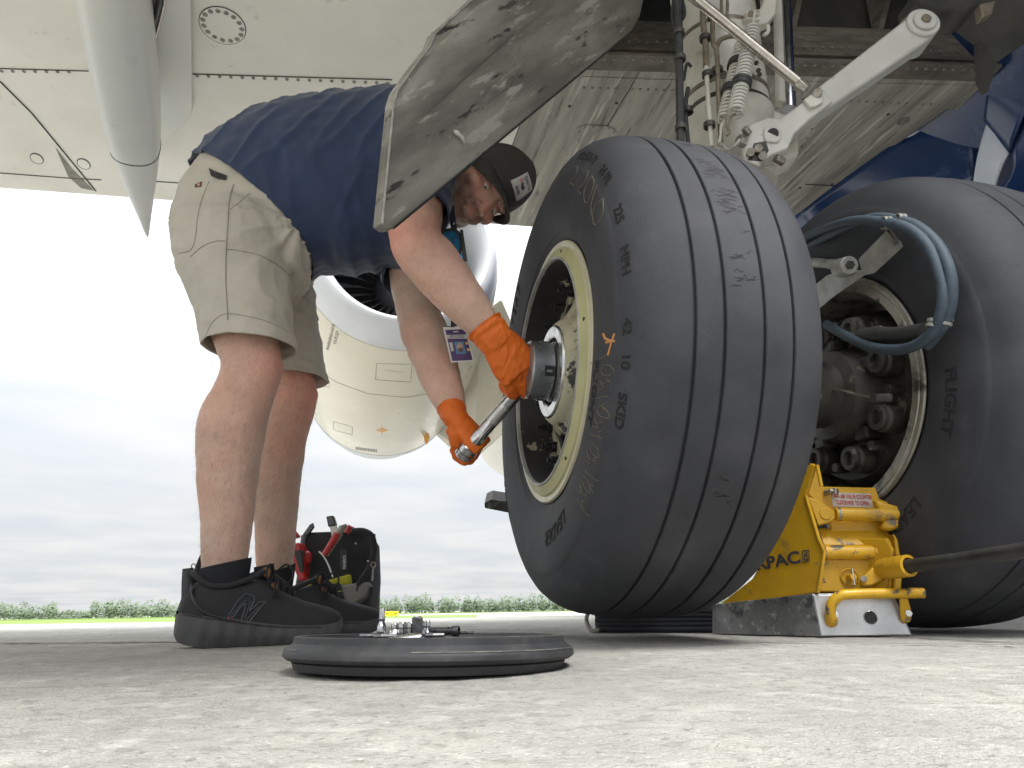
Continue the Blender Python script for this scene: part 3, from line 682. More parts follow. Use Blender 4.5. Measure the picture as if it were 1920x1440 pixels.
plate([(1402, 300), (1414, 268), (1436, 264), (1442, 282), (1428, 302)], 1.4535, .006, 'bearing_recess', 'brake_dark', BR, bevel=.001)
for k, (x, y) in enumerate(((1408, 285), (1422, 278), (1430, 292))): MB().cyl(B(x, y, 1.44), B(x, y, 1.47), .011, n=6).build('bolt', 'bolt_steel', BR, bevel=.001)
for x, y, x2, y2, r in ((1396, 240, 1404, 252, .010), (1454, 296, 1468, 304, .011), (1384, 262, 1396, 268, .013)):
    MB().cyl(B(x, y, 1.44), B(x2, y2, 1.45), r, n=6).build('bolt', 'bolt_steel', BR, bevel=.001)
k0 = B(1733, 40, 1.49)
MB().cyl(k0, k0+A(0, .09, 0), .043, n=36).build('knuckle', 'gear_bright', BR, bevel=.004)
MB().cyl(k0-A(0, .008, 0), k0, .030, n=32).build('pin_boss', 'gear_bright', BR, bevel=.003)
MB().cyl(k0-A(0, .013, 0), k0-A(0, .006, 0), .012, n=24).build('bolt', 'pipe_brown', BR)
MB().tube([k0+(p-k0)*1.0 for p in (k0+A(.044*cos(t), .03, .044*sin(t)) for t in np.linspace(.2, 3.6, 20))], .006, 8).build('bushing', 'pipe_brown', BR)
# bolt lug where the polished rod joins
plate([(1507, 186), (1532, 168), (1540, 178), (1545, 190), (1528, 200), (1518, 200)], 1.445, .02, 'rod_lug', 'gear_white', BR, bevel=.003)
MB().cyl(B(1533, 174, 1.437), B(1533, 174, 1.46), .0125, n=6).build('bolt', 'bolt_steel', BR, bevel=.0015)
MB().cyl(B(1290, -14, 1.36), B(1503, 161, 1.36), .0125, n=24).build('actuator_rod', 'steel_rod', PLANE)
MB().cyl(B(1495, 157, 1.359), B(1512, 170, 1.357), .0150, n=6).build('rod_nut', 'bolt_steel', PLANE, bevel=.0015)
for (a, b, r, mt) in (((1458, -20), (1464, 195), .014, 'gear_white'), ((1471, -20), (1480, 205), .0185, 'chrome')):
    MB().cyl(B(*a, 1.68), B(*b, 1.66), r, n=28).build('door_rod', mt, PLANE)
# overhead lugs and fittings
plate([(1352, -30), (1445, -30), (1457, 0), (1455, 25), (1440, 42), (1420, 46), (1402, 36), (1402, 18), (1425, 16), (1432, 0), (1430, -20), (1375, -10)], 1.50, .03, 'upper_lug', 'gear_white', bevel=.004)
plate([(1398, 20), (1426, 22), (1426, 36), (1400, 34)], 1.46, .03, 'spring_anchor', 'gear_white', bevel=.003)
MB().cyl(B(1408, 25, 1.45), B(1408, 25, 1.48), .008, n=6).build('bolt', 'pipe_brown', PLANE); MB().cyl(B(1420, 24, 1.45), B(1420, 24, 1.48), .007, n=6).build('bolt', 'bolt_steel', PLANE)
plate([(1712, -20), (1850, -20), (1838, 4), (1812, 22), (1790, 12), (1768, 20), (1740, 8), (1722, 4)], 1.58, .10, 'brace_mount', 'well_dark', bevel=.012)
plate([(1838, 6), (1868, 0), (1862, 24), (1842, 32)], 1.55, .03, 'bracket', 'pipe_brown')
def coil(a, b, r, wire, turns, name, mat, ends=True):
    a, b = np.asarray(a), np.asarray(b); x, y, z = basis(b-a); n = turns*14; Lc = np.linalg.norm(b-a)
    P = [a+z*Lc*i/n+r*(cos(2*pi*i/14)*x+sin(2*pi*i/14)*y) for i in range(n+1)]
    return MB().tube(P, wire, 6).build(name, mat, PLANE)
sp1a, sp1b = B(1411, 55, 1.40), B(1379, 214, 1.37)
coil(sp1a, sp1b, .0165, .0033, 25, 'door_spring', 'gear_bright')
sp2a, sp2b = B(1391, 84, 1.44), B(1357, 228, 1.41)
coil(sp2a, sp2b, .0150, .0032, 22, 'door_spring', 'gear_white')
for a, b, c in ((sp1a, sp1b, .66), (sp2a, sp2b, .28), (sp2a, sp2b, .62)):
    p = a+(b-a)*c; d = nrm(b-a); MB().lathe([(-.012, .019), (-.010, .023), (-.003, .0235), (0, .0205), (.003, .0235), (.010, .023), (.012, .019)], p, d, 28).build('spring_damper', 'hose_black', PLANE)
MB().tube(spline(np.array([sp1b, B(1366, 222, 1.37), B(1364, 236, 1.37), B(1367, 248, 1.37), B(1362, 254, 1.37)]), 16), .0034, 7).build('spring_hook', 'pipe_brown', PLANE)
MB().tube(spline(np.array([sp2b, B(1352, 238, 1.41), B(1351, 256, 1.41), B(1348, 268, 1.41)]), 16), .0034, 7).build('spring_hook', 'gear_white', PLANE)
MB().tube([B(1415, 22, 1.42), B(1411, 56, 1.40)], .0032, 7).build('spring_hook', 'gear_white', PLANE)
MB().tube(spline(np.array([B(1344, 270, 1.42), B(1356, 272, 1.42), B(1362, 280, 1.42), B(1374, 276, 1.43), B(1388, 262, 1.44)]), 16), .005, 8).build('hook_bracket', 'bracket_metal', PLANE)
# pipes, hoses and clamps down the leg
for pts, r, Y, mt in (([(1318, -20), (1318, 40), (1322, 70), (1324, 125)], .0075, 1.44, 'pipe_brown'), ([(1324, 120), (1328, 190), (1334, 275)], .0058, 1.44, 'gear_white'),
                      ([(1336, 25), (1337, 80), (1344, 100), (1348, 200), (1352, 270)], .0058, 1.43, 'pipe_brown'), ([(1343, 90), (1350, 76), (1362, 70), (1385, 66)], .006, 1.44, 'pipe_brown'),
                      ([(1362, -20), (1364, 15), (1360, 40)], .004, 1.45, 'pipe_brown'), ([(1432, 66), (1440, 60), (1440, 48)], .005, 1.47, 'gear_white'), ([(1352, -20), (1353, 30)], .004, 1.45, 'pipe_brown')):
    MB().tube(spline(np.array([aty(x, y, Y) for x, y in pts]), 24), r, 10).build('hydraulic_pipe', mt, PLANE)
for pts, r, Y in (([(1270, -20), (1273, 60), (1274, 150), (1276, 275)], .0095, 1.40), ([(1282, 150), (1288, 120), (1296, 125)], .004, 1.44), ([(1290, 165), (1285, 205), (1291, 275)], .0055, 1.43), ([(1266, -20), (1262, 30), (1270, 60)], .006, 1.42), ([(1276, -10), (1283, 25), (1272, 45)], .005, 1.41)):
    MB().tube(spline(np.array([aty(x, y, Y) for x, y in pts]), 24), r, 10).build('hose', 'hose_black', PLANE)
for x, y, Y in ((1273, 62, 1.40), (1275, 110, 1.40), (1277, 240, 1.40), (1289, 208, 1.43), (1337, 30, 1.44), (1322, 72, 1.44), (1345, 132, 1.44), (1327, 140, 1.44), (1330, 235, 1.44)):
    c = aty(x, y, Y); MB().lathe([(-.006, .010), (-.006, .014), (.006, .014), (.006, .010)], c, ZUP, 16).build('pipe_clamp', 'brake_dark', PLANE)
for z, r, mt in ((1.345, .1105, 'pipe_brown'), (1.30, .1098, 'brake_dark'), (1.53, .1095, 'pipe_brown')):
    MB().lathe([(-.006, r-.004), (-.006, r), (.006, r), (.006, r-.004)], A(SX[0], SX[1], z), A(.03, -.06, 1), 48).build('strap_clamp', mt, STRUT)
for x, y in ((1352, 140), (1358, 137), (1418, 118), (1422, 132), (1424, 140)): MB().cyl(B(x, y, 1.44), B(x, y, 1.47), .0065, n=6).build('bolt', 'brake_dark', PLANE)

# ------------------------------------------------------------------ wheels
XW = -AFT
def wpol(C, a, r, t): return C+a*AX+r*(cos(t)*XW+sin(t)*WU)
def wlathe(C, prof, n=96): return MB().lathe(prof, C, AX, n, hint=np.cross(AX, XW))
def tyre_profile(R, grooves):
    o = [(-.142, .258), (-.160, .275), (-.172, .296), (-.1735, .300), (-.1765, .303), (-.184, .335), (-.1872, .37), (-.1872, .395), (-.1845, .418), (-.1820, .428), (-.1802, .4305), (-.1785, .434), (-.1740, .448), (-.1665, .462), (-.1555, .476), (-.141, .487), (-.122, .4955)]
    k = R/.508; o = [(a, r if r < .3 else .3+(r-.3)*((R-.3)/(.208))) for a, r in o]
    cr = lambda a: R-.0065*(a/.1)**2
    g = []
    A0 = -.105; pts = sorted(set(np.round(np.linspace(-.105, .105, 22), 4)))
    xs = [x for x in pts if all(abs(x-q) > .0065 for q in grooves)]
    for q in grooves: xs += [q-.0042, q-.0030, q-.0022, q+.0022, q+.0030, q+.0042]
    for x in sorted(xs):
        near = min(grooves, key=lambda q: abs(q-x)); dpt = .007 if abs(x-near) < .0025 else (.0012 if abs(x-near) < .0035 else 0)
        g.append((x, cr(x)-dpt))
    right = [(-a, r) for a, r in o][::-1]
    return np.array(o+g+right), len(o)
def make_tyre(C, R, grooves, parent, mat='rubber', flat=0):
    pr, no = tyre_profile(R, grooves); m = wlathe(C, pr, 168); V = np.concatenate(m.V)
    if flat:
        lowz = V[:, 2].copy(); V[:, 2] = np.maximum(V[:, 2], flat)
    return obj('tyre', V, m.F, mat, parent, smooth=28), pr, no
def side_a(pr, no, r):  # outboard sidewall surface
    s = pr[:no]; return np.interp(r, s[:, 1], s[:, 0])
GR = [-.083, -.035, .033, .087]
W1 = thing('wheel', C1, parent=PLANE); W1['label'] = 'outboard wheel with the worn tyre being unbolted'
T1, PR1, NO1 = make_tyre(C1, .508, GR, W1)
def side_map(C, pr, no, lift=.0006):
    def f(t, r): return wpol(C, side_a(pr, no, r)-lift, r, t)
    return f
SM = side_map(C1, PR1, NO1)
def arc_text(body, size, t_mid, r0, sm, parent, mat='rubber_black', outline=.0011, sx=1.0, name='lettering', spacing=1.0):
    V, F = text_mesh(body, size, outline=outline)
    W = [sm(t_mid-(v[0]*sx)/r0, r0+v[1])-AX*v[2]*.6 for v in V]
    return obj(name, W, F, mat, parent, smooth=0)
D = radians
arc_text('G O O D Y E A R', .052, D(146), .372, SM, W1, sx=.70)
arc_text('FLIGHT', .040, D(-24), .352, SM, W1, sx=.86)
arc_text('LEADER', .044, D(-76), .360, SM, W1, sx=.90)
arc_text('H41x15.0-19', .022, D(52), .452, SM, W1, outline=.0009, sx=1.1)
for s, t in (('24 PR', 34), ('225', 18), ('MPH', 5.5), ('42', -9), ('10', -16), ('SKID', -26)):
    arc_text(s, .024, D(t), .4505, SM, W1, outline=.0009, sx=1.15)
arc_text('H41x15.0-19', .026, D(214), .42, SM, W1, outline=.0008, sx=.95)
# chalked figures
def chalk(strokes, name='chalk_mark', mat='chalk', w=.0018, sm=SM, parent=W1):
    m = MB()
    for s in strokes:
        P = spline(np.array(s, float), max(8, len(s)*5)); m.tube([sm(D(t), r) for t, r in P], w, 5)
    return m.build(name, mat, parent)
chalk([[(60, .425), (55, .43), (53, .415), (57, .40), (52, .395), (49, .41)], [(47, .425), (44, .43), (43, .41), (47, .39), (43, .388)], [(40, .43), (36, .425), (35, .395), (38, .385), (41, .40), (40, .43)], [(34, .43), (32, .40), (29, .385)], [(27, .43), (23, .42), (23, .395), (26, .385), (29, .40), (27, .43)]], w=.0008)
scr = []
rg = np.random.default_rng(3)
for k in range(13):
    t0 = -14-3.2*k; r0 = .392+rg.uniform(-.006, .012); q_ = rg.uniform(-1, 1, 12)
    if k % 3 == 0: scr.append([(t0, r0+.030), (t0-.5, r0+.010), (t0-1.4-q_[0]*.4, r0-.018)])
    elif k % 3 == 1: scr.append([(t0+.4, r0+.02), (t0-1.2, r0+.028+.005*q_[1]), (t0-1.9, r0+.004), (t0-.9, r0-.012), (t0+.5, r0+.002), (t0+.2, r0+.02)])
    else: scr.append([(t0+.5, r0+.026), (t0-.6, r0+.006), (t0-.2, r0-.014), (t0-1.6, r0+.006+.006*q_[2]), (t0-2.4, r0-.016)])
    if k % 2: scr.append([(t0-1.8, r0+.024), (t0-2.6, r0+.012), (t0-3.4, r0+.026)])
chalk(scr, w=.00055)
chalk([[(-9, .385), (-10.5, .397), (-11.5, .418)], [(-10, .425), (-12, .417), (-14.5, .408)], [(-11.4, .398), (-11.6, .426)]], mat='chalk_orange', w=.0022)
# short cross-cracks worn into the tread ribs
def cracks():
    m = MB(); rg = np.random.default_rng(9); cr = lambda a: .508-.0065*(a/.1)**2
    def one(t, a, ln, wd):
        k = 9; us = np.linspace(-.5, .5, k); wob = np.cumsum(rg.normal(0, .0016, k)); V = []; F = []
        for i, u in enumerate(us):
            aa = a+u*ln; th = t+wob[i]/.508; hw = wd*(1-(2*u)**2)+.0002
            for s in (-1, 1): V.append(C1+aa*AX+(cr(aa)+.00025)*(cos(th+s*hw/.508)*XW+sin(th+s*hw/.508)*WU))
        for i in range(k-1): F.append([2*i, 2*i+1, 2*i+3, 2*i+2][::-1])
        m.add(V, F)
    def cluster(t0, t1, n, a0, a1, l0, l1):
        for _ in range(n):
            one(D(rg.uniform(t0, t1)), rg.uniform(a0, a1), rg.uniform(l0, l1), rg.uniform(.0006, .0013))
    cluster(41, 44, 6, -.022, .004, .010, .024); cluster(25, 33, 34, -.022, .022, .008, .026); cluster(15, 22, 34, -.022, .024, .008, .026)
    cluster(-1, 6, 14, -.018, .02, .010, .024); cluster(-40, -35, 5, -.02, .02, .012, .026); cluster(55, 60, 5, -.02, .02, .008, .014); cluster(8, 10, 1, -.0, .02, .012, .02)
    return tag(m.build('tread_crack', 'rubber_black', W1, smooth=0), kind='stuff')
cracks()
# outboard rim ---------------------------------------------------------
def rim_flange(C, parent, mat='rim_cream'):
    return wlathe(C, [(-.12, .262), (-.150, .262), (-.161, .272), (-.165, .281), (-.169, .2835), (-.173, .281), (-.1735, .275), (-.1715, .270), (-.1735, .268)], 128).build('rim', mat, parent, smooth=40)
rim_flange(C1, W1)
wlathe(C1, [(-.173, .2685), (-.176, .267), (-.1815, .252), (-.184, .2475)], 128).build('rim_band', 'rim_band', W1, smooth=40)
def disc_a(r): return np.interp(r, [.06, .10, .118, .15, .19, .215, .22], [-.165, -.158, -.148, -.126, -.112, -.108, -.108])
def wheel_disc():
    m = MB(); NH = 9; n = 32
    for k in range(NH):
        tm = 2*pi*(k+.35)/NH; hw = pi/NH; r0, r1 = .10, .218; rc = .160
        V = []; F = []
        for j in range(n):
            q = 2*pi*j/n; cx, cy = cos(q), sin(q)
            # ellipse hole in (theta, r) and the sector border along the same direction
            ea, er = .20, .036
            he = (tm+ea*cx, rc+er*cy)
            s = min(hw/abs(cx) if abs(cx) > 1e-6 else 9, ((r1-rc) if cy > 0 else (rc-r0))/(abs(cy)*.36+1e-9)); bx = np.clip(cx*s, -hw, hw); by = np.clip(cy*s*.36, -(rc-r0), r1-rc)
            bo = (tm+bx, rc+by); mid = (he[0]*.8+bo[0]*.2, he[1]*.8+bo[1]*.2)
            for (tt, rr), off in ((bo, 0), (mid, 0), (he, .003), (he, .022)): V.append(wpol(C1, disc_a(rr)+off, rr, tt))
        for j in range(n):
            k2 = (j+1) % n
            for i in range(3): F.append([j*4+i, k2*4+i, k2*4+i+1, j*4+i+1])
        m.add(V, F)
    return m.build('wheel_disc', 'rim_disc', W1, smooth=50)
wheel_disc()
wlathe(C1, [(-.1838, .2478), (-.1865, .2465), (-.1865, .2435), (-.183, .2415), (-.178, .2412)], 128).build('inner_lip', 'bracket_metal', W1, smooth=40)
wlathe(C1, [(-.179, .2414), (-.150, .236), (-.118, .229), (-.106, .220), (-.106, .213)], 128).build('inner_wall', 'rim_inner', W1, smooth=40)
wlathe(C1, [(-.06, .0), (-.06, .235)], 48).build('disc_backing', 'spinner_black', W1)
wlathe(C1, [(-.146, .120), (-.155, .115), (-.163, .108), (-.166, .102)], 64).build('hub_boss', 'rim_disc', W1)
wlathe(C1, [(-.160, .100), (-.168, .100), (-.171, .098), (-.171, .078), (-.168, .075), (-.150, .074)], 72).build('hub_ring', 'hub_alloy', W1)
wlathe(C1, [(-.152, .074), (-.152, .066), (-.166, .066), (-.166, .062), (-.150, .060), (-.150, .0)], 60).build('bearing_seal', 'spinner_black', W1)
wlathe(C1, [(-.150, .064), (-.1705, .0635), (-.1705, .054), (-.15, .053)], 60).build('axle_nut', 'hub_alloy', W1)
hexb = None
for k in range(20):
    t = 2*pi*(k+.2)/20; r = .204; c = wpol(C1, disc_a(r), r, t); p = MB(); p.cyl(c+AX*.004, c-AX*.012, .0125, n=12); p.cyl(c-AX*.011, c-AX*.028, .0095, n=6)
    p.cyl(c-AX*.027, c-AX*.036, .0055, n=10); p.build('bolt', 'spinner_black', W1, bevel=.0008)
c = wpol(C1, -.11, .205, D(-38)); m = MB(); m.cyl(c, c-AX*.050, .0075, n=14); m.cyl(c-AX*.045, c-AX*.058, .0085, n=14); m.build('valve_stem', 'chrome', W1)
for t in (-58, 4, 62): c = wpol(C1, -.1785, .258, D(t)); MB().cyl(c+AX*.003, c-AX*.0016, .004, n=12).build('vent_bore', 'spinner_black', W1)
arc_text('1220', .026, D(16), .150, lambda t, r: wpol(C1, disc_a(r)-.006, r, t), W1, mat='ink', outline=.0012, name='marker_number')
# inboard wheel with the brake -----------------------------------------
C2 = C1+AX*.703
W2 = thing('wheel', C2, parent=PLANE); W2['label'] = 'inboard wheel with exposed dark brake unit and blue hoses'
T2, PR2, NO2 = make_tyre(C2, .524, GR, W2, flat=.001)
SM2 = side_map(C2, PR2, NO2)
arc_text('FLIGHT', .040, D(-18), .36, SM2, W2, outline=.0009); arc_text('LEADER', .040, D(-62), .36, SM2, W2, outline=.0009)
rim_flange(C2, W2, 'rim_worn')
wlathe(C2, [(-.1735, .268), (-.172, .250), (-.15, .240), (-.05, .230), (.03, .222)], 96).build('rim_band', 'rim_worn', W2)
BK = thing('brake', C2-AX*.15, parent=PLANE)
bl = lambda prof, n=72: wlathe(C2, prof, n)
bl([(.0, .218), (-.06, .216), (-.10, .205), (-.125, .196), (-.13, .12), (-.15, .11), (-.19, .105), (-.20, .08), (-.31, .078)]).build('brake_housing', 'brake_dark', BK)
for k in range(8):
    t = D(12+45*k); c = wpol(C2, -.13, .162, t); m = MB(); m.lathe([(0, .033), (-.03, .032), (-.036, .028), (-.045, .028), (-.048, .025), (-.048, .016), (-.040, .014), (-.040, 0)], c, -AX*-1, 28); m.build('brake_piston', 'brake_dark', BK, smooth=30)
for k in range(8):
    t = D(34+45*k); c = wpol(C2, -.13, .17, t); m = MB(); m.cyl(c, c-AX*.035, .012, n=6); m.build('bolt', 'brake_dark', BK, bevel=.001)
for k in range(5):
    t = D(22+70*k); m = MB(); m.box(wpol(C2, -.14, .125, t), (.04, .05, .03), XW, AX, WU); m.build('brake_block', 'brake_dark', BK, bevel=.006)
ZB = 1.60
HP = lambda x, y, off: atp(x, y, C1+AX*(.516-off), AX)      # a given distance outboard of the inboard tyre's flank
H2 = lambda x, y, d=ZB: atp(x, y, C1+AX*(.516-(1.66-d)*.6-.01), AX)
MB().tube(spline(np.array([H2(1548, 728, 1.62), H2(1585, 734, 1.6), H2(1640, 745, 1.62)]), 14), .004, 8).build('wear_pin', 'steel_rod', BK)
MB().box(H2(1652, 746, 1.62), (.035, .03, .018), RT, FW, UP).build('brake_block', 'brake_dark', BK, bevel=.004)
MB().tube(spline(np.array([H2(1615, 632, 1.62), H2(1650, 628, 1.60), H2(1690, 628, 1.60), H2(1735, 622, 1.58)]), 20), .017, 14).build('hose_fitting', 'hose_black', BK)
for i in range(5): MB().lathe([(-.003, .019), (0, .021), (.003, .019)], H2(1622+7*i, 632-.8*i, 1.618), RT, 20).build('fitting_ring', 'brake_dark', BK)
h1 = [(1480, 460), (1540, 432), (1600, 414), (1655, 416), (1702, 428), (1740, 462), (1764, 520), (1768, 570), (1755, 612), (1730, 640), (1690, 655), (1640, 652), (1590, 632), (1550, 608)]
h2 = [(1480, 480), (1530, 455), (1590, 425), (1640, 408), (1690, 414), (1725, 428), (1760, 462), (1781, 510), (1784, 560), (1774, 600), (1760, 622), (1738, 648)]
hz1 = [1.70, 1.66, 1.60, 1.575, 1.57, 1.565, 1.56, 1.555, 1.555, 1.56, 1.57, 1.585, 1.61, 1.64]; hz2 = [1.74, 1.70, 1.64, 1.60, 1.60, 1.595, 1.585, 1.575, 1.575, 1.575, 1.58, 1.60]
for h, z in ((h1, hz1), (h2, hz2)): MB().tube(spline(np.array([HP(x, y, (1.665-d)*.55+.016) for (x, y), d in zip(h, z)]), 70), .0105, 14).build('brake_hose', 'hose_blue', BK)
def band(c, d, r=.0135, w=.008): MB().lathe([(-w, r-.002), (-w*.9, r), (-w*.25, r), (0, r-.0025), (w*.25, r), (w*.9, r), (w, r-.002)], c, d, 24).build('hose_clamp', 'bracket_metal', BK)
band(HP(1662, 418, .066), RT); band(HP(1688, 413, .052), RT*1-UP*.1); band(HP(1752, 607, .076), UP*1+RT*.3); band(HP(1771, 603, .065), UP+RT*.25)
MB().prism([H2(1612, 485, 1.60), H2(1660, 436, 1.60), H2(1690, 452, 1.60), H2(1694, 462, 1.6), H2(1640, 512, 1.60), H2(1620, 516, 1.60)], FW*.006).build('hose_bracket', 'bracket_metal', BK, bevel=.002)
MB().tube([H2(1664, 432, 1.597), H2(1672, 446, 1.592), H2(1680, 456, 1.592)], [.006, .008, .006], 8).build('bolt', 'bolt_steel', BK)
MB().tube(spline(np.array([H2(1500, 492, 1.70), H2(1545, 494, 1.63), H2(1585, 500, 1.60)]), 10), [.012]*5+[.011, .012, .014, .018, .021], 12).build('torque_link', 'bracket_metal', BK)
c = H2(1585, 500, 1.60); MB().cyl(c-FW*.02, c+FW*.03, .021, n=24).build('link_boss', 'bracket_metal', BK, bevel=.003); MB().cyl(c-FW*.026, c-FW*.018, .010, n=6).build('bolt', 'brake_dark', BK)
MB().prism([H2(1500, 560, 1.7), H2(1560, 512, 1.62), H2(1615, 505, 1.61), H2(1625, 515, 1.61), H2(1560, 560, 1.63), H2(1500, 610, 1.7)], FW*.03).build('torque_arm', 'bracket_metal', BK, bevel=.004)
# spray deflector bar standing out behind the outboard tyre
p0 = at(912, 944, 2.25); MB().prism([at(908, 943, 2.22), at(921, 937, 2.22), at(975, 945, 2.35), at(975, 966, 2.35), at(909, 953, 2.22)], FW*.20).build('deflector_bar', 'brake_dark', PLANE, bevel=.003)
# ------------------------------------------------------------------ yellow hydraulic jack under the leg
pbr('jack_yellow', (.66, .38, .018), (.52, .29, .015), 9, rough=.42, wear=[(.34, .21, .05), (.17, .14, .10)], wscale=12, wpos=.60, wsoft=.06, bump=.12, bscale=140, specks=[((.10, .085, .06), 70, .69), ((.40, .38, .33), 45, .74)])
pbr('jack_chipped', (.72, .42, .018), (.60, .33, .015), 12, rough=.4, wear=[(.12, .10, .075), (.22, .18, .12)], wscale=30, wpos=.575, wsoft=.03)
pbr('jack_alloy', (.30, .30, .295), (.17, .175, .175), 14, rough=.38, metal=.6, wear=[(.12, .125, .125), (.50, .50, .49)], wscale=24, wpos=.54, wsoft=.08)
pbr('jack_alloy_face', (.60, .60, .60), (.50, .50, .50), 16, rough=.32, metal=.6, wear=(.30, .30, .30), wscale=22, wpos=.66)
pbr('label_white', (.62, .58, .54), (.48, .44, .40), 60, rough=.5, wear=(.30, .27, .22), wscale=50, wpos=.66)
pbr('label_red', (.42, .05, .04), rough=.5)
pbr('bar_black', (.02, .02, .02), (.035, .033, .03), 30, rough=.5, wear=[(.32, .30, .26)], wscale=46, wpos=.69, wsoft=.03)
jO, jR, jL = atz(1540, 1196, 0), atz(1712, 1194, 0), atz(1335, 1190, 0)
e1 = nrm(jR-jO); e2 = nrm(jL-jO); nF = nrm(np.cross(e1, ZUP)); nF = nF if np.dot(nF, CAM-jO) > 0 else -nF
nL = nrm(np.cross(e2, ZUP)); nL = nL if np.dot(nL, CAM-jO) > 0 else -nL
JACK = thing('axle_jack', (jO+jR+jL)/3*A(1, 1, 0), 'worn yellow hydraulic axle jack on a bare metal base between the tyres', 'jack')
wj = np.linalg.norm(jR-jO); lj = np.linalg.norm(jL-jO)
def jp(u, v, z): return jO+e1*u+e2*v+ZUP*z     # u along front, v back, z up
def taper(pts0, pts1, name, mat, **k):
    n = len(pts0); return obj(name, list(pts0)+list(pts1), [list(range(n))[::-1], [n+i for i in range(n)]]+[[i, (i+1) % n, n+(i+1) % n, n+i] for i in range(n)], mat, JACK, **k)
hb = .083
taper([jp(0, 0, .002), jp(wj, 0, .002), jp(wj, lj, .002), jp(0, lj, .002)], [jp(.004, .012, hb), jp(wj-.012, .012, hb), jp(wj-.012, lj-.004, hb), jp(.004, lj-.004, hb*.78)], 'base_block', 'jack_alloy', smooth=0, bevel=.002)
fr = MB().prism([jp(.003, .0035, .004), jp(wj-.003, .0035, .004), jp(wj-.012, .0125, hb-.003), jp(.006, .0125, hb-.003)], nF*.004).build('base_face', 'jack_alloy_face', JACK, smooth=0, bevel=.001)
JF = jO+nF*.002; J = lambda x, y, back=.015: atp(x, y, jO-nF*back, nF)      # point on a plane parallel to the jack's front
JS = lambda x, y, out=.0: atp(x, y, jO+nL*(out-.006), nL)                       # point on the left flank
c = J(1631, 1158, .004); MB().cyl(c+nF*.0045, c-nF*.004, .0105, n=28).build('port_bore', 'spinner_black', JACK); MB().lathe([(0, .0105), (.002, .0125), (.003, .012)], c+nF*.003, nF, 28).build('port_rim', 'chrome', JACK)
# flank plates: left one follows the outline in view, right one is the same plate carried across
flank = [JS(1340, 1140), JS(1532, 1111), JS(1545, 1034), JS(1534, 1010), JS(1511, 929), JS(1528, 872), JS(1518, 868), JS(1470, 980), JS(1410, 1085)]
flank[1:1] = []
MB().prism(flank, -nL*.010).build('side_plate', 'jack_yellow', JACK, smooth=0, bevel=.0025)
MB().prism([p+e1*(wj-.04) for p in (JS(1340, 1140), JS(1532, 1111), JS(1545, 1034), JS(1534, 1012), JS(1450, 1012))], -nL*.010).build('side_plate', 'jack_yellow', JACK, smooth=0, bevel=.0025)
# weld ridge down the front edge of the flank
MB().tube([JS(1534, 1111, .001), JS(1546, 1034, .001), JS(1535, 1010, .001), JS(1511, 930, .001)], .0035, 8).build('edge_bead', 'jack_yellow', JACK)
MB().tube([JS(1532, 872, .001), JS(1540, 912, .0)], .004, 8).build('edge_bead', 'jack_yellow', JACK)
def jplate(pts, back, th, name, mat='jack_yellow', bevel=.003): return MB().prism([J(x, y, back) for x, y in pts], -nF*th).build(name, mat, JACK, smooth=30, bevel=bevel)
jplate([(1516, 872), (1528, 868), (1540, 912), (1642, 914), (1649, 935), (1700, 956), (1706, 968), (1700, 982), (1680, 996), (1675, 1000), (1560, 998), (1548, 960), (1514, 926)], .045, .02, 'head_plate')
jplate([(1535, 1000), (1680, 996), (1686, 1034), (1548, 1032)], .05, .03, 'body_panel')
MB().prism([J(1534, 990, .05), J(1672, 988, .05), J(1682, 1022, .025), J(1545, 1022, .025)], -nF*.02).build('body_panel', 'jack_yellow', JACK, smooth=0, bevel=.002)
MB().cyl(J(1546, 1036, .022), J(1640, 1036, .022), .0145, n=28).build('cross_tube', 'jack_chipped', JACK)
jplate([(1541, 1040), (1686, 1040), (1688, 1110), (1535, 1110)], .024, .06, 'pump_block')
jplate([(1676, 1000), (1684, 1012), (1693, 1070), (1690, 1110), (1675, 1110), (1680, 1040)], .012, .05, 'side_web')
jplate([(1513, 930), (1535, 938), (1566, 958), (1569, 972), (1556, 980), (1534, 986), (1522, 955)], .018, .05, 'ear_plate')
c = J(1548, 963, .018); MB().cyl(c+nF*.002, c-nF*.01, .0125, n=28).build('pin_end', 'jack_yellow', JACK, bevel=.001)
MB().cyl(J(1566, 964, .020), J(1692, 966, .020), .0135, n=32).build('lock_bar', 'jack_yellow', JACK, bevel=.002)
MB().cyl(J(1570, 964, .0199), J(1575, 964, .0199), .0138, n=32).build('bar_ring', 'jack_alloy', JACK)
jplate([(1640, 936), (1690, 950), (1705, 962), (1706, 974), (1698, 984), (1672, 996), (1652, 990), (1660, 975), (1648, 955)], .012, .022, 'ear_plate', bevel=.006)
# warning label with its print
lq = [J(1557, 923, .0435), J(1632, 926, .0435), J(1637, 952, .0435), J(1562, 949, .0435)]
LBL = MB().prism(lq, -nF*.001).build('label', 'label_white', JACK, smooth=0)
lx = nrm(lq[1]-lq[0]); ly = nrm(lq[0]-lq[3]); lc = sum(lq)/4
lw = np.linalg.norm(lq[1]-lq[0])
flat_text('TURN AIR VALVE COUNTER', .0125, lc+ly*.0068, lx, ly, 'lettering', 'label_red', LBL, lift=.0012, sx=.52, bold=.0003)
flat_text('CLOCKWISE TO OPEN', .0125, lc-ly*.0065, lx, ly, 'lettering', 'label_red', LBL, lift=.0012, sx=.52, bold=.0003)
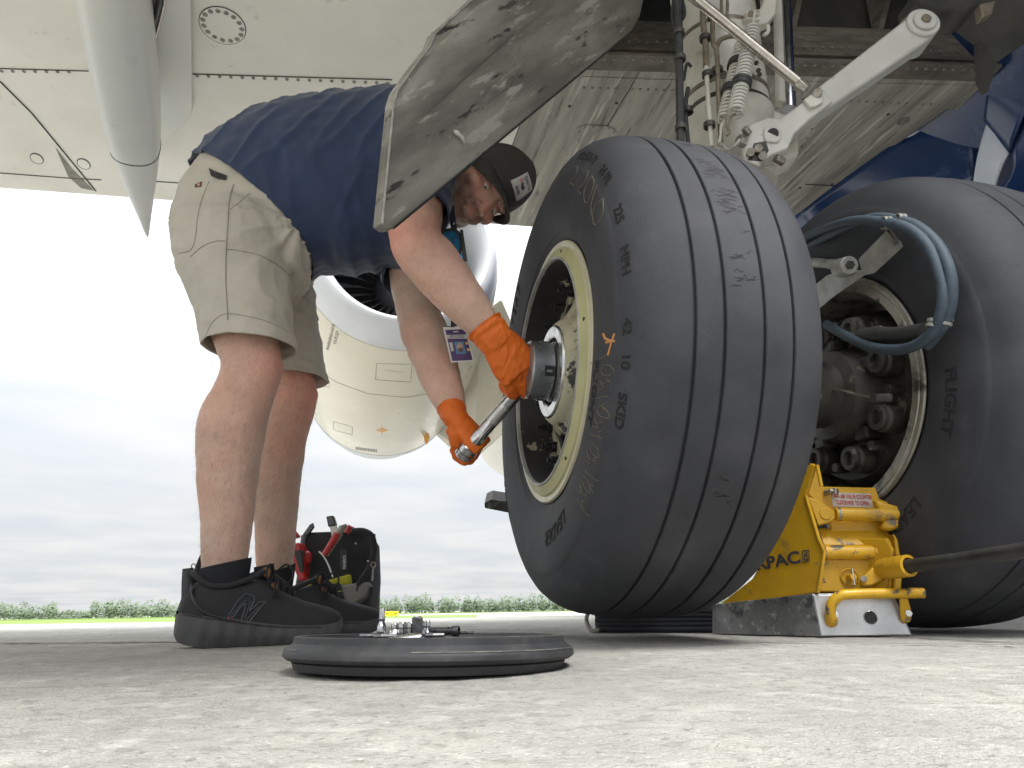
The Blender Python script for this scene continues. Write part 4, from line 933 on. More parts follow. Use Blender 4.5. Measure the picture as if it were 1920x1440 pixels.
# bleed valve, tee screw, handle socket, pump handle, carrying handle
m = MB(); m.cyl(J(1546, 925, .042), J(1560, 922, .03), .0055, n=12); m.cyl(J(1555, 920, .03), J(1572, 921, .03), .0042, n=10); m.cyl(J(1566, 916, .03), J(1566, 927, .03), .006, n=12); m.build('air_valve', 'bolt_steel', JACK, bevel=.001)
c = J(1592, 1082, .023); MB().lathe([(0, .016), (.002, .018), (.004, .016)], c, nF, 24).build('screw_washer', 'jack_yellow', JACK)
MB().cyl(c, c+nF*.026, .0062, n=14).build('tee_screw', 'jack_chipped', JACK); MB().cyl(c+nF*.025+ZUP*.016, c+nF*.025-ZUP*.016, .0022, n=8).build('tee_bar', 'chrome', JACK)
hp0 = J(1664, 1066, -.012); hB = at(1960, 1026, 1.10); hd = nrm(hB-hp0)
MB().lathe([(-.02, .012), (-.015, .019), (0, .021), (.055, .0205), (.056, .0150), (.01, .0145)], hp0, hd, 32).build('handle_socket', 'jack_yellow', JACK)
MB().prism([J(1614, 1092, -.004), J(1622, 1078, -.004), J(1655, 1046, -.004), J(1672, 1056, -.004), J(1668, 1080, -.004), J(1636, 1098, -.004), J(1622, 1099, -.004)], -nF*.012).build('handle_lever', 'jack_yellow', JACK, bevel=.003)
MB().prism([J(1614, 1092, .02), J(1622, 1078, .02), J(1655, 1046, .02), J(1672, 1056, .02), J(1668, 1080, .02), J(1636, 1098, .02), J(1622, 1099, .02)], -nF*.012).build('handle_lever', 'jack_yellow', JACK, bevel=.003)
MB().cyl(J(1620, 1085, -.009), J(1620, 1085, .03), .006, n=16).build('pivot_pin', 'bolt_steel', JACK)
jplate([(1640, 1028), (1655, 1025), (1662, 1035), (1650, 1042), (1640, 1036)], .006, .014, 'lever_stop', 'jack_chipped', .002)
hA = hp0+hd*.01; MB().tube([hA, (hA+hB)/2-ZUP*.002, hB], .0128, 20).build('pump_handle', 'bar_black', JACK)
hh = [J(1562, 1167, -.006), J(1557, 1150, -.012), J(1561, 1130, -.018), J(1576, 1117, -.024), J(1600, 1114, -.026), J(1660, 1112.5, -.026), J(1732, 1112, -.026)]
MB().tube(spline(np.array(hh), 50), .0098, 16).build('carry_handle', 'jack_chipped', JACK)
MB().prism([J(1687, 1120, -.02), J(1703, 1119, -.02), J(1711, 1150, -.008), J(1709, 1165, -.008), J(1698, 1170, -.008), J(1690, 1162, -.008)], -nF*.007).build('handle_foot', 'jack_chipped', JACK, bevel=.003)
MB().prism([J(1549, 1140, -.008), J(1568, 1140, -.008), J(1572, 1160, -.006), J(1572, 1172, -.006), J(1562, 1177, -.006), J(1552, 1174, -.006), J(1547, 1160, -.006)], -nF*.008).build('handle_foot', 'jack_chipped', JACK, bevel=.003)
for x, y in ((1566, 1152), (1702, 1150)):
    c = J(x, y, -.008); m = MB(); m.cyl(c, c+nF*.006, .0075, n=6); m.build('bolt', 'chrome', JACK, bevel=.001)
# maker's name on the flank, partly behind the tyre
pa, pb = JS(1440, 1057, .0006), JS(1501, 1046, .0006); tx = nrm(pb-pa); ty = nrm(ZUP-np.dot(ZUP, tx)*tx)
hgt = np.linalg.norm(JS(1490, 1035, 0)-JS(1490, 1060, 0))
V, F = text_mesh('ENERPAC', hgt*1.25, bold=.0012, align='RIGHT')
sxx = (np.linalg.norm(pb-pa)/3.0)/(V[:, 0].max()-V[:, 0].min())*7
obj('lettering', pb+ty*.001+V[:, :1]*tx*sxx+V[:, 1:2]*ty+nL*.0008, F, 'ink', JACK, smooth=0)
q = [JS(1504, 1033, .0008), JS(1517, 1031, .0008), JS(1518, 1052, .0008), JS(1505, 1055, .0008)]
MB().tube(q+[q[0]], .0009, 6).build('emblem', 'ink', JACK); qc = sum(q)/4
MB().tube([qc+tx*.004*cos(t)+ty*(.0055*sin(t)-.003)+nL*.0006 for t in np.linspace(.9, 6.6, 20)]+[qc+tx*.004+ty*.012], .0013, 6).build('emblem', 'ink', JACK)

# ------------------------------------------------------------------ ribbed rubber chock behind the raised tyre
cA, cB = atz(1112, 1187, 0), atz(1352, 1187, 0); cD = nrm((cB-cA)*A(1, 1, 0)); cN = A(-cD[1], cD[0], 0)
CH = thing('wheel_chock', (cA+cB)/2, 'low black ribbed rubber chock on the concrete under the raised tyre', 'chock')
cpf = [(.006, .002), (0, .008)]
for zz_ in (.016, .026, .036, .046): cpf += [(0, zz_-.003), (.004, zz_-.001), (.004, zz_+.001), (0, zz_+.003)]
cpf += [(.002, .056), (.012, .062), (.105, .062), (.118, .05), (.12, .004)]
Vc = []; Fc = []; ss_ = np.linspace(0, np.linalg.norm(cB-cA), 24); nc = len(cpf)
for k, s_ in enumerate(ss_):
    e_ = min(s_, ss_[-1]-s_); sh = .02*(1-min(1, e_/.022))**2
    for y_, z_ in cpf: Vc.append(cA+cD*s_+cN*(y_+sh*(1 if y_ < .06 else -1))+ZUP*max(.001, z_-sh*.5*(z_ > .03)))
for k in range(23):
    for j in range(nc): Fc.append([k*nc+j, k*nc+(j+1) % nc, (k+1)*nc+(j+1) % nc, (k+1)*nc+j])
Fc += [list(range(nc))[::-1], [23*nc+j for j in range(nc)]]
obj('chock_body', Vc, Fc, 'rubber', CH, smooth=30)
pbr('rope', (.42, .40, .36), (.25, .24, .21), 90, rough=.95, bump=.8, bscale=500)
MB().tube(spline(np.array([cA+cD*.02+cN*.03+ZUP*.045, cA-cD*.012+cN*.02+ZUP*.05, cA-cD*.022+cN*.02+ZUP*.03, cA-cD*.004-cN*.004+ZUP*.008, cA+cD*.02-cN*.012+ZUP*.006]), 24), .0055, 9).build('rope', 'rope', CH)

# ------------------------------------------------------------------ hub cap on the ground with the small sockets
pbr('cap_black', (.024, .025, .028), (.042, .043, .047), 18, rough=.6, specks=[((.06, .06, .06), 30, .55, .2)], wear=(.12, .118, .11), wscale=30, wpos=.66, wsoft=.1, bump=.15, bscale=500)
pbr('cap_rub', (.17, .165, .145), (.06, .06, .058), 60, rough=.7)
pbr('tool_chrome', (.62, .62, .63), (.42, .42, .43), 120, rough=.16, metal=1)
pbr('tool_dark', (.05, .05, .055), (.12, .12, .125), 120, rough=.3, metal=.7)
HC = A(-.103, .912, 0); rC = .170
HUB = thing('round_cover', HC, 'round black wheel hub cap lying on the concrete with small sockets on it', 'hub cover')
def zz(s): return s
tl = A(-.022, -.02, 1.0)
capax = nrm(A(.012, .02, 1))
cp = [(.0015, .0), (.0015, .158), (.014, .161), (.0165, .159), (.018, .166), (.024, .1715), (.030, .1715), (.0355, .170), (.041, .1655), (.0465, .161), (.056, .1605), (.058, .158), (.057, .152), (.050, .149), (.046, .13), (.045, 0)]
cp = [(a*.64, r) for a, r in cp]
MB().lathe(cp, HC, capax, 120).build('cap_shell', 'cap_black', HUB, smooth=30)
MB().lathe([(.0232, .1704), (.0242, .1697), (.0242, .169)], HC, capax, 120, a0=0, a1=5.4).build('rub_line', 'cap_rub', HUB)
MB().lathe([(.0371, .1585), (.0376, .1555), (.0371, .1525)], HC, capax, 80, a0=.2, a1=2.6).build('dust_line', 'cap_rub', HUB)
tz = .0375
def onc(px, z): # point above the cap's front half at an image column
    return atz(px, 1196, z)
GRP = 'small sockets set out on the hub cap'
def socket_tool(px, base_y, h, r, name, label, mat='tool_chrome', step=None, Yd=.87, z0=tz, cat='socket'):
    p = aty(px, base_y, Yd); p = A(p[0], Yd, z0); t = thing(name, p, label, cat, GRP)
    if step: prof = [(0, 0), (0, step[0]), (.0015, step[0]+.0006), (step[1]-.0012, step[0]+.0006), (step[1], step[0]), (step[1]+.004, r), (h-.001, r), (h, r-.0007), (h, r*.72), (h-.006, r*.7), (h-.006, 0)]
    else: prof = [(0, 0), (0, r-.0008), (.001, r), (h*.45, r), (h*.47, r-.0004), (h*.50, r-.0004), (h*.52, r), (h-.001, r), (h, r-.0007), (h, r*.72), (h-.006, r*.7), (h-.006, 0)]
    MB().lathe(prof, p, ZUP, 24).build('body', mat, t, smooth=30)
    MB().lathe([(h*.55, r+.0002), (h*.55+.0004, r+.0004), (h*.62, r+.0004), (h*.62+.0004, r+.0002)], p, ZUP, 24).build('size_band', 'tool_dark', t)
    return t
socket_tool(715, 1195, .031, .0032, 'extension_socket', 'tall thin chrome socket at the left end of the socket row', step=(.0047, .0125))
socket_tool(739, 1195, .0145, .0042, 'socket', 'short chrome socket second from left beside the tall thin one', step=(.0068, .0045))
socket_tool(753, 1195, .0155, .0050, 'socket', 'wide dark chrome socket third from left on the hub cap', mat='tool_chrome')
socket_tool(769, 1195, .0155, .0046, 'socket', 'chrome socket left of the square drive block')
socket_tool(789, 1195, .0165, .0038, 'socket', 'thin socket just behind the square drive block', Yd=.885)
socket_tool(801, 1195, .0168, .0034, 'socket', 'slim chrome socket at the right end of the upright row', step=(.0052, .004), Yd=.875)
p = aty(782, 1195, .855); p = A(p[0], .855, tz); t = thing('square_socket', p, 'grey square drive block standing among the sockets', 'socket'); MB().box(p+ZUP*.0105, (.0115, .0115, .021)).build('block', 'tool_dark', t, bevel=.0012); MB().cyl(p+ZUP*.02, p+ZUP*.0225, .004, n=16).build('drive', 'tool_chrome', t)
# ratchet, tee tool and loose bits lying in front
p0 = A(aty(742, 1200, .79)[0], .79, tz-.0005); p1 = A(aty(796, 1200, .79)[0], .79, tz+.0012)
t = thing('ratchet', p0-ZUP*.004, 'small shiny chrome ratchet lying at the front of the hub cap', 'ratchet')
P = np.linspace(p0-A(.035, 0, .002), p1, 20); MB().tube(P, np.interp(np.arange(20), [0, 6, 12, 16, 18, 19], [.0018, .0022, .0046, .0058, .005, .002]), 16).build('handle', 'tool_chrome', t)
MB().box(A(p0[0]+.004, .782, tz-.002), (.020, .012, .008)).build('head', 'tool_chrome', t, bevel=.001); MB().cyl(A(p1[0]-.006, .781, tz-.005), A(p1[0]-.006, .781, tz+.002), .0052, n=6).build('drive', 'tool_chrome', t)
pa = A(aty(835, 1190, .90)[0], .90, tz+.004); t = thing('deep_socket', pa-ZUP*.004, 'dark deep socket lying on its side at the right of the row', 'socket')
MB().lathe([(-.022, .0), (-.022, .0042), (-.02, .0048), (.008, .0048), (.009, .006), (.016, .0062), (.017, .0055), (.017, .004), (.010, .0038), (.010, 0)], pa, A(1, -.25, 0), 24).build('body', 'tool_dark', t, smooth=30)
MB().cyl(pa+A(.012, 0, -.002), pa+A(.034, -.004, -.002), .0016, n=8).build('shank', 'tool_dark', t)
for k, (px, yd, ln, lb) in enumerate(((700, .84, .03, 'thin dark bit lying left of the tall socket'), (722, .82, .025, 'flat dark bit holder lying in front of the sockets'), (815, .83, .02, 'short dark adapter lying right of the ratchet head'))):
    p = A(aty(px, 1195, yd)[0], yd, tz+.0022); t = thing('driver_bit', p-ZUP*.002, lb, 'tool bit'); MB().cyl(p-A(ln/2, 0, 0), p+A(ln/2, .003, 0), .0022, n=6).build('shaft', 'tool_dark', t); MB().cyl(p-A(ln/2, 0, 0), p-A(ln/2-.008, 0, 0), .003, n=8).build('collar', 'tool_dark', t)

# ------------------------------------------------------------------ tool bag beyond the man
pbr('bag_black', (.018, .018, .022), (.030, .030, .036), 30, rough=.85, bump=.3, bscale=900)
pbr('bag_grey', (.17, .165, .155), (.20, .195, .18), 40, rough=.9)
pbr('tool_red', (.45, .025, .02), (.38, .02, .02), 30, rough=.35)
pbr('hi_vis', (.42, .40, .02), (.34, .32, .015), 30, rough=.8)
pbr('zip_white', (.7, .7, .7), rough=.5)
YT = 2.55
T = lambda x, y, Y=YT: aty(x, y, Y)
BAG = thing('tool_bag', A(*T(620, 1180)[:2], 0), 'black fabric tool bag stuffed with red handled tools behind his shoes', 'tool bag')
def bag_body():
    # soft box: lofted cross sections from ground to mouth, dented
    gx0, gx1 = T(545, 1150)[0], T(694, 1150)[0]; xc = (gx0+gx1)/2; hw = (gx1-gx0)/2; V = []; F = []; n = 40; zs = np.linspace(.004, T(620, 996)[2], 16)
    for i, z in enumerate(zs):
        u = i/15; w_ = hw*(.98+.05*sin(u*3)-.10*(u > .9)); d_ = .14-.05*u
        for t in np.linspace(0, 2*pi, n, endpoint=False):
            c, s = cos(t), sin(t); V.append((xc+w_*np.sign(c)*abs(c)**.45, YT+.10+d_*np.sign(s)*abs(s)**.5, z))
    V = np.array(V); V += .008*np.c_[vnoise(V, 18, 1), vnoise(V, 18, 2), .3*vnoise(V, 18, 3)]
    V[:, 2] = np.maximum(V[:, 2], .003)
    for i in range(15):
        for j in range(n): F.append([i*n+j, i*n+(j+1) % n, (i+1)*n+(j+1) % n, (i+1)*n+j])
    F.append(list(range(n))[::-1]); F.append([15*n+j for j in range(n)])
    obj('bag_body', V, F, 'bag_black', BAG, smooth=60)
bag_body()
f0 = YT-.085
MB().prism([T(x, y, f0) for x, y in ((560, 1110), (575, 1104), (600, 1102), (690, 1090), (697, 1103), (688, 1122), (660, 1137), (620, 1140), (575, 1136))], (0, .05, 0)).build('front_pocket', 'bag_grey', BAG, bevel=.012)
MB().prism([T(x, y, f0+.03) for x, y in ((560, 1108), (580, 1088), (600, 1092), (655, 1076), (658, 1096), (600, 1104))], (0, .03, 0)).build('yellow_lining', 'hi_vis', BAG, bevel=.006)
MB().tube(spline(np.array([T(x, y, f0-.003) for x, y in ((697, 1100), (690, 1122), (662, 1138), (620, 1141), (580, 1138))]), 30), .006, 8).build('piping', 'bag_black', BAG)
MB().prism([T(x, y, f0-.005) for x, y in ((614, 1095), (637, 1093), (648, 1131), (630, 1134))], (0, .012, 0)).build('strap', 'bag_black', BAG, bevel=.002)
MB().prism([T(x, y, f0-.008) for x, y in ((624, 1110), (640, 1107), (640.5, 1108.5), (624.5, 1111.8))], (0, .004, 0)).build('strap_tag', 'hi_vis', BAG)
MB().prism([T(x, y, f0+.02) for x, y in ((637, 1030), (649, 1030), (650, 1066), (638, 1068))], (0, .01, 0)).build('brand_tab', 'hose_black', BAG)
img_text('MAVERICK', 7.5, (646, 1054), -pi/2, lambda x, y: T(x, y, f0+.0185), 'lettering', 'zip_white', BAG, sx=.75)
MB().tube(spline(np.array([T(x, y, f0+.01) for x, y in ((660, 996), (682, 996), (697, 1006), (701, 1030), (694, 1062), (676, 1090), (670, 1108))]), 40), .011, 10).build('side_strap', 'bag_black', BAG)
MB().tube(spline(np.array([T(x, y, f0) for x, y in ((366, 1100), (368, 1078), (374, 1056), (380, 1042))]), 20), .009, 10).build('side_strap', 'bag_black', BAG)
for x, y in ((700, 1059), (363, 1062)):
    MB().tube([T(x+4*cos(t), y+5*sin(t), f0) for t in np.linspace(0, 2*pi, 16, endpoint=False)], .0022, 6, closed=True).build('ring', 'bolt_steel', BAG)
    MB().tube([T(x, y+5, f0), T(x-2, y+30, f0)], .003, 6).build('hook', 'bolt_steel', BAG)
MB().prism([T(x, y, f0) for x, y in ((346, 1102), (362, 1090), (367, 1094), (350, 1108))], (0, .02, 0)).build('strap_end', 'bag_black', BAG, bevel=.003)
MB().tube(spline(np.array([T(x, y, f0-.004) for x, y in ((598, 1034), (606, 1042), (616, 1060), (624, 1082))]), 16), .0028, 6).build('cable_tie', 'zip_white', BAG)
for x, y in ((667, 1019), (690, 1052)): MB().ball(T(x, y, f0-.002), .003).build('stud', 'zip_white', BAG)
# tools standing in the bag
t = thing('pliers', T(620, 1050, f0), 'red handled pliers leaning out of the tool bag', 'pliers')
MB().tube(spline(np.array([T(x, y, f0) for x, y in ((608, 1040), (620, 1022), (633, 1000))]), 14), np.linspace(.010, .013, 14), 12).build('handle', 'tool_red', t)
MB().tube(spline(np.array([T(x, y, f0+.02) for x, y in ((613, 1042), (626, 1022), (640, 1000))]), 14), np.linspace(.007, .008, 14), 12).build('handle', 'bolt_steel', t)
MB().tube([T(633, 1002, f0), T(641, 990, f0), T(650, 984, f0)], [.010, .013, .005], 8).build('jaw', 'bolt_steel', t)
t = thing('snips', T(657, 1000, YT), 'red grip poking up behind the pliers in the tool bag', 'snips'); MB().tube([T(650, 1000, YT), T(656, 988, YT), T(662, 992, YT)], [.012, .011, .008], 10).build('grip', 'tool_red', t)
t = thing('brush', T(625, 1000, YT), 'white and black handled brush standing in the tool bag', 'brush')
MB().prism([T(x, y, YT) for x, y in ((618, 988), (630, 985), (634, 1002), (622, 1006))], (0, .02, 0)).build('ferrule', 'zip_white', t, bevel=.002); MB().prism([T(x, y, YT) for x, y in ((611, 968), (624, 966), (630, 984), (615, 988))], (0, .03, 0)).build('handle', 'tool_dark', t, bevel=.004)
t = thing('screwdriver', T(580, 1000, YT), 'dark chisel tip tool at the left of the tool bag mouth', 'screwdriver'); MB().prism([T(x, y, YT) for x, y in ((566, 1004), (580, 984), (586, 980), (588, 988), (576, 1004))], (0, .018, 0)).build('blade', 'tool_dark', t, bevel=.002); MB().cyl(T(571, 1004, YT+.01), T(568, 1030, YT+.01), .012, n=10).build('handle', 'tool_dark', t)
t = thing('drill', T(560, 1060, f0), 'red and black power tool beside his ankle in the tool bag', 'power tool')
MB().prism([T(x, y, f0) for x, y in ((545, 1020), (562, 1016), (566, 1026), (572, 1080), (576, 1086), (560, 1090), (548, 1060))], (0, .07, 0)).build('housing', 'tool_red', t, bevel=.008)
MB().prism([T(x, y, f0-.004) for x, y in ((549, 1033), (566, 1030), (570, 1072), (562, 1074))], (0, .06, 0)).build('grip', 'hose_black', t, bevel=.005)
MB().tube([T(548, 1012, f0+.04), T(556, 1000, f0+.04), T(560, 1008, f0+.04)], [.010, .010, .008], 8).build('chuck', 'tool_red', t)
MB().ball(T(576, 1046, f0+.04), (.016, .02, .024)).build('motor_end', 'tool_red', t)
# ------------------------------------------------------------------ the mechanic
pbr('skin', (.5, .3, .22), rough=.52, attr='tint', sss=.10, bump=.12, bscale=700, spec=.35)
pbr('shirt_navy', (.018, .033, .082), (.024, .042, .10), 14, rough=.85, bump=.25, bscale=1400, sheen=.25)
pbr('shorts_khaki', (.54, .505, .43), (.48, .45, .38), 10, rough=.9, bump=.30, bscale=1200, sheen=.15, wear=(.36, .335, .28), wscale=20, wpos=.62, wsoft=.2)
pbr('stitch', (.33, .305, .25), rough=.9)
pbr('glove_orange', (.78, .16, .010), (.70, .135, .008), 25, rough=.5, bump=.30, bscale=1000, vor=True, wear=(.10, .03, .01), wscale=30, wpos=.70, wsoft=.06)
pbr('shoe_knit', (.020, .020, .022), (.030, .030, .033), 40, rough=.8, bump=.4, bscale=1400)
pbr('shoe_rubber', (.045, .046, .050), (.062, .063, .067), 20, rough=.6, bump=.15, bscale=600)
pbr('shoe_sole', (.060, .060, .062), (.085, .084, .083), 20, rough=.75, wear=(.10, .045, .04), wscale=14, wpos=.66, bump=.3, bscale=300)
pbr('shoe_logo', (.075, .078, .085), rough=.4)
pbr('shoe_red', (.65, .05, .04), rough=.5)
pbr('suede_tan', (.30, .15, .06), (.22, .11, .045), 60, rough=.9)
pbr('sock_black', (.014, .015, .018), (.02, .02, .024), 60, rough=.95, bump=.5, bscale=1200)
pbr('cap_cloth', (.045, .040, .036), (.058, .052, .047), 30, rough=.9, bump=.35, bscale=1300)
pbr('cap_mesh', (.030, .028, .027), (.05, .047, .044), 300, rough=.9, bump=.6, bscale=900, vor=True)
pbr('patch_white', (.62, .60, .56), (.5, .48, .45), 40, rough=.8)
pbr('hair_brown', (.085, .055, .040), (.19, .15, .12), 200, rough=.6)
pbr('hair_fair', (.20, .11, .06), rough=.5)
pbr('lid', (.50, .29, .22), rough=.55)
pbr('eye_white', (.70, .66, .62), rough=.15); pbr('iris', (.035, .04, .04), rough=.15)
pbr('belt_black', (.015, .015, .016), rough=.5); pbr('belt_tag', (.16, .045, .035), rough=.7)
pbr('lanyard', (.012, .016, .035), (.02, .025, .05), 60, rough=.8)

FD = nrm(A(.90, .43, 0)); LD = nrm(A(-.30, .95, 0))          # facing, and his left
hipN, hipF = aty(434, 432, 1.54), aty(486, 450, 1.78)
kneeN, kneeF = aty(470, 686, 1.49), aty(546, 742, 1.83)
ankN, ankF = aty(420, 1090, 1.48), aty(515, 1092, 1.90)
shN, elN, wrN = aty(790, 300, 1.52), aty(776, 452, 1.36), at(925, 632, 1.50)
shF, elF, wrF = aty(752, 400, 1.82), aty(785, 592, 1.70), at(852, 781, 1.60)
# head frame (camera axes: right, up, toward viewer)
TV = -FW
hU = nrm(RT*.90+UP*.42+TV*(-.12)); _f = RT*.14+UP*(-.64)+TV*.78; hF = nrm(_f-np.dot(_f, hU)*hU); hR = np.cross(hF, hU)
eyeM = at(924, 373, 1.80); HD = eyeM-hF*.088-hU*.0
hs = 1.05
def hd(s, u, f): return HD+(hR*s+hU*u+hF*f)*hs
PERSON = thing('person', A(-.52, 1.68, 0), 'bending person in navy shirt, khaki shorts and orange gloves working at the wheel hub', 'person')
def loft_limb(m, ctrl, hint, n=22, k=26):
    """ctrl rows: x,y,z, rx, ry"""
    S = spline(np.array(ctrl, float), k); m.tube(S[:, :3], 0, n, ell=S[:, 3:5], hint=hint)
def body():
    m = MB()
    def leg(a, kn, h, s=1.0):
        P = lambda f, fo=0, lo=0: (a+(kn-a)*f+FD*fo+LD*lo); Q = lambda f, fo=0: (kn+(h-kn)*f+FD*fo)
        c = [(*P(-.14, .005), .024, .034), (*P(.0), .030, .041), (*P(.10, -.004), .036, .0455), (*P(.30, -.010), .045, .054), (*P(.52, -.020), .056, .064), (*P(.70, -.022), .060, .0715), (*P(.84, -.008), .055, .064), (*P(.95, .002), .054, .064), (*Q(.04, .004), .055, .065), (*Q(.14, .002), .060, .069), (*Q(.35), .076, .084), (*Q(.65), .092, .098), (*Q(1.0), .105, .105)]
        loft_limb(m, c, FD, 26, 44)
        # kneecap, shin edge, malleoli
        m.ball(kn+FD*.036+ZUP*.004, (.034, .036, .040), n=14, m=10); m.ball(kn+FD*.034-ZUP*.052, (.024, .022, .034), n=12, m=8)
    leg(ankN, kneeN, hipN); leg(ankF, kneeF, hipF)
    hc = (hipN+hipF)/2
    m.ball(hc+ZUP*.04-FD*.01, (.14, .17, .14), FD, LD, ZUP)
    # trunk core
    tr = [(470, 415, 1.67), (560, 372, 1.67), (660, 345, 1.67), (750, 330, 1.67), (800, 325, 1.66)]
    C = [(*aty(*p), .150, .115) for p in tr]; loft_limb(m, C, ZUP, 26, 20)
    m.ball(shN, (.06, .065, .06)); m.ball(shF, (.06, .065, .06)); m.tube([shN, shF], [.062, .062], 16)
    def arm(s, e, wv, hint):
        P = lambda f, d=0: s+(e-s)*f; Q = lambda f: e+(wv-e)*f; d = nrm(wv-e)
        c = [(*P(0), .060, .063), (*P(.3), .060, .064), (*P(.6), .058, .061), (*P(.88), .053, .058), (*Q(.06), .052, .058), (*Q(.2), .055, .060), (*Q(.45), .049, .055), (*Q(.75), .037, .044), (*Q(.93), .027, .033), (*Q(1.02), .022, .026)]
        loft_limb(m, c, hint, 22, 40)
        bk = nrm((s-e)*-1+(wv-e)*-1); m.ball(e+bk*.030, .022, n=12, m=10)
    arm(shN, elN, wrN, RT); arm(shF, elF, wrF, RT)
    # neck
    nb = aty(800, 325, 1.66); loft_limb(m, [(*nb, .08, .08), (*(nb*.5+hd(0, -.09, -.03)*.5), .064, .066), (*hd(0, -.06, -.03), .058, .062), (*hd(0, .0, -.02), .055, .06)], ZUP, 20, 12)
    # head
    b = lambda s, u, f, r, n=18, mm=12: m.ball(hd(s, u, f), np.asarray(r)*hs, hR, hU, hF, n=n, m=mm)
    b(0, .032, -.014, (.078, .090, .098), 26, 18); b(0, -.022, .022, (.066, .078, .068), 24, 16); b(0, -.072, .026, (.058, .044, .060), 22, 14)
    b(0, -.100, .064, (.027, .021, .023)); b(0, -.088, .045, (.045, .024, .036)); b(.046, -.080, .018, (.018, .03, .036)); b(-.046, -.080, .018, (.018, .03, .036))
    for s in (-1, 1):
        b(s*.042, -.026, .058, (.027, .022, .025)); b(s*.030, .020, .078, (.024, .010, .016)); b(s*.031, -.001, .0672, (.0165, .0115, .0125)); b(s*.014, -.041, .100, (.0100, .0085, .011))
        b(s*.030, -.055, .068, (.022, .022, .020)); b(s*.080, -.006, -.016, (.010, .033, .020), 12, 10)
    b(0, .022, .084, (.022, .012, .014)); b(0, -.052, .086, (.022, .014, .016)); b(0, -.064, .0905, (.025, .0065, .0115)); b(0, -.077, .0885, (.022, .0075, .0115)); b(0, -.040, .112, (.0125, .0105, .0115))
    N = [(*hd(0, .014, .088), .0085, .0095), (*hd(0, -.008, .098), .009, .010), (*hd(0, -.030, .109), .0105, .0105), (*hd(0, -.042, .111), .011, .009)]; loft_limb(m, N, hR, 14, 10)
    V, F, Nn = remesh(m, .0042, 2, .5)
    V = V+Nn*(.0016*vnoise(V, 34, 51)+.0008*vnoise(V, 80, 52))[:, None]*(np.linalg.norm(V-HD, axis=1) > .17)[:, None]
    # colour: flushed knees, elbows, nose and cheeks; beard shadow on the jaw
    base = np.array([.63, .40, .31]); T = np.tile(base, (len(V), 1))
    mot = fbm(V, 22, 3)[:, None]; T *= 1+.09*mot+.05*vnoise(V, 190, 5)[:, None]; T += np.array([.05, -.02, -.02])*fbm(V, 9, 8)[:, None]
    def flush(c, r, amt, col=(.10, -.05, -.04)):
        wgt = np.exp(-((V-c)**2).sum(1)/(r*r))[:, None]; return wgt*np.array(col)*amt
    for c, r, a in ((kneeN+FD*.06, .07, 1.0), (kneeF+FD*.06, .07, 1.0), (elN+A(-.03, -.02, 0), .06, 1.0), (hd(0, -.035, .11), .03, .8), (hd(.045, -.025, .07), .035, 1.0), (hd(-.045, -.025, .07), .03, 1.0)): T += flush(c, r, a)
    T += flush(hd(0, -.0655, .10), .014, .8, (.03, -.09, -.05))
    ql = np.stack([(V-HD)@hR, (V-HD)@hU, (V-HD)@hF], 1)
    headm = (np.abs(ql).max(1) < .15)
    beard = np.clip((-.030-ql[:, 1]+.35*np.clip(abs(ql[:, 0])-.035, 0, .05))/.02, 0, 1)*np.clip((ql[:, 2]+.03)/.03, 0, 1)*headm
    lips = np.exp(-(((ql[:, 1]+.0695)/.011)**2+(ql[:, 0]/.020)**2))*(ql[:, 2] > .08)
    nose = np.exp(-(((ql[:, 1]+.035)/.020)**2+(ql[:, 0]/.024)**2))
    beard = beard*(1-lips)*(1-nose); bn_ = (.5+.3*vnoise(V, 260, 4))[:, None]
    T = T*(1-beard[:, None]*.62)+np.array([.13, .085, .065])*beard[:, None]*.62*(.6+.8*bn_)
    o = obj('body', V, F, 'skin', PERSON, smooth=60, attr=np.clip(T, .02, 1))
    return o, V, Nn, beard
BODY, BV, BN, BEARD = body()
def hairs(name, sel, n, length, width, mat, dirfn, seed, jitter=.5, kind='stuff'):
    rg = np.random.default_rng(seed); idx = rg.choice(np.where(sel)[0], n); P = BV[idx]+rg.normal(0, .002, (n, 3)); N = BN[idx]
    # project jitter back on the surface plane
    P -= ((P-BV[idx])*N).sum(1)[:, None]*N
    d = dirfn(P, N)+jitter*rg.normal(size=(n, 3)); d /= np.linalg.norm(d, axis=1)[:, None]; L_ = length*rg.uniform(.5, 1.2, (n, 1))
    s = np.cross(d, N); s /= np.linalg.norm(s, axis=1)[:, None]+1e-9
    V = np.stack([P-s*width, P+s*width, P+d*L_*.6+s*width*.6, P+d*L_], 1).reshape(-1, 3); F = (np.arange(n)[:, None]*4+np.arange(4)).tolist()
    return tag(obj(name, V, F, mat, PERSON, smooth=0), kind=kind)
ql = np.stack([(BV-HD)@hR, (BV-HD)@hU, (BV-HD)@hF], 1)
hairs('beard', BEARD > .35, 5200, .0075, .00022, 'hair_brown', lambda P, N: N*.5-hU*.8, 1)
side = (np.abs(ql).max(1) < .14) & (ql[:, 1] > -.035) & (ql[:, 1] < .06) & (ql[:, 2] < .032) & (np.abs(ql[:, 0]) > .045)
hairs('hair', side, 3200, .010, .00028, 'hair_brown', lambda P, N: N*.35-hU*.7-hF*.5, 2, .3)
for s in (-1, 1):
    bsel = (abs(ql[:, 0]-s*.032) < .020) & (abs(ql[:, 1]-.0225) < .006) & (ql[:, 2] > .07); 
    if bsel.sum() > 5: hairs('eyebrow', bsel, 240, .008, .00025, 'hair_brown', lambda P, N: N*.25+hR*s*.9, 4+s, .25)
legsel = (BV[:, 2] > .17) & (BV[:, 2] < .66) & (BV[:, 0] < -.35)
hairs('leg_hair', legsel, 9000, .016, .00013, 'hair_fair', lambda P, N: N*.45-ZUP*1.0, 6, .45)
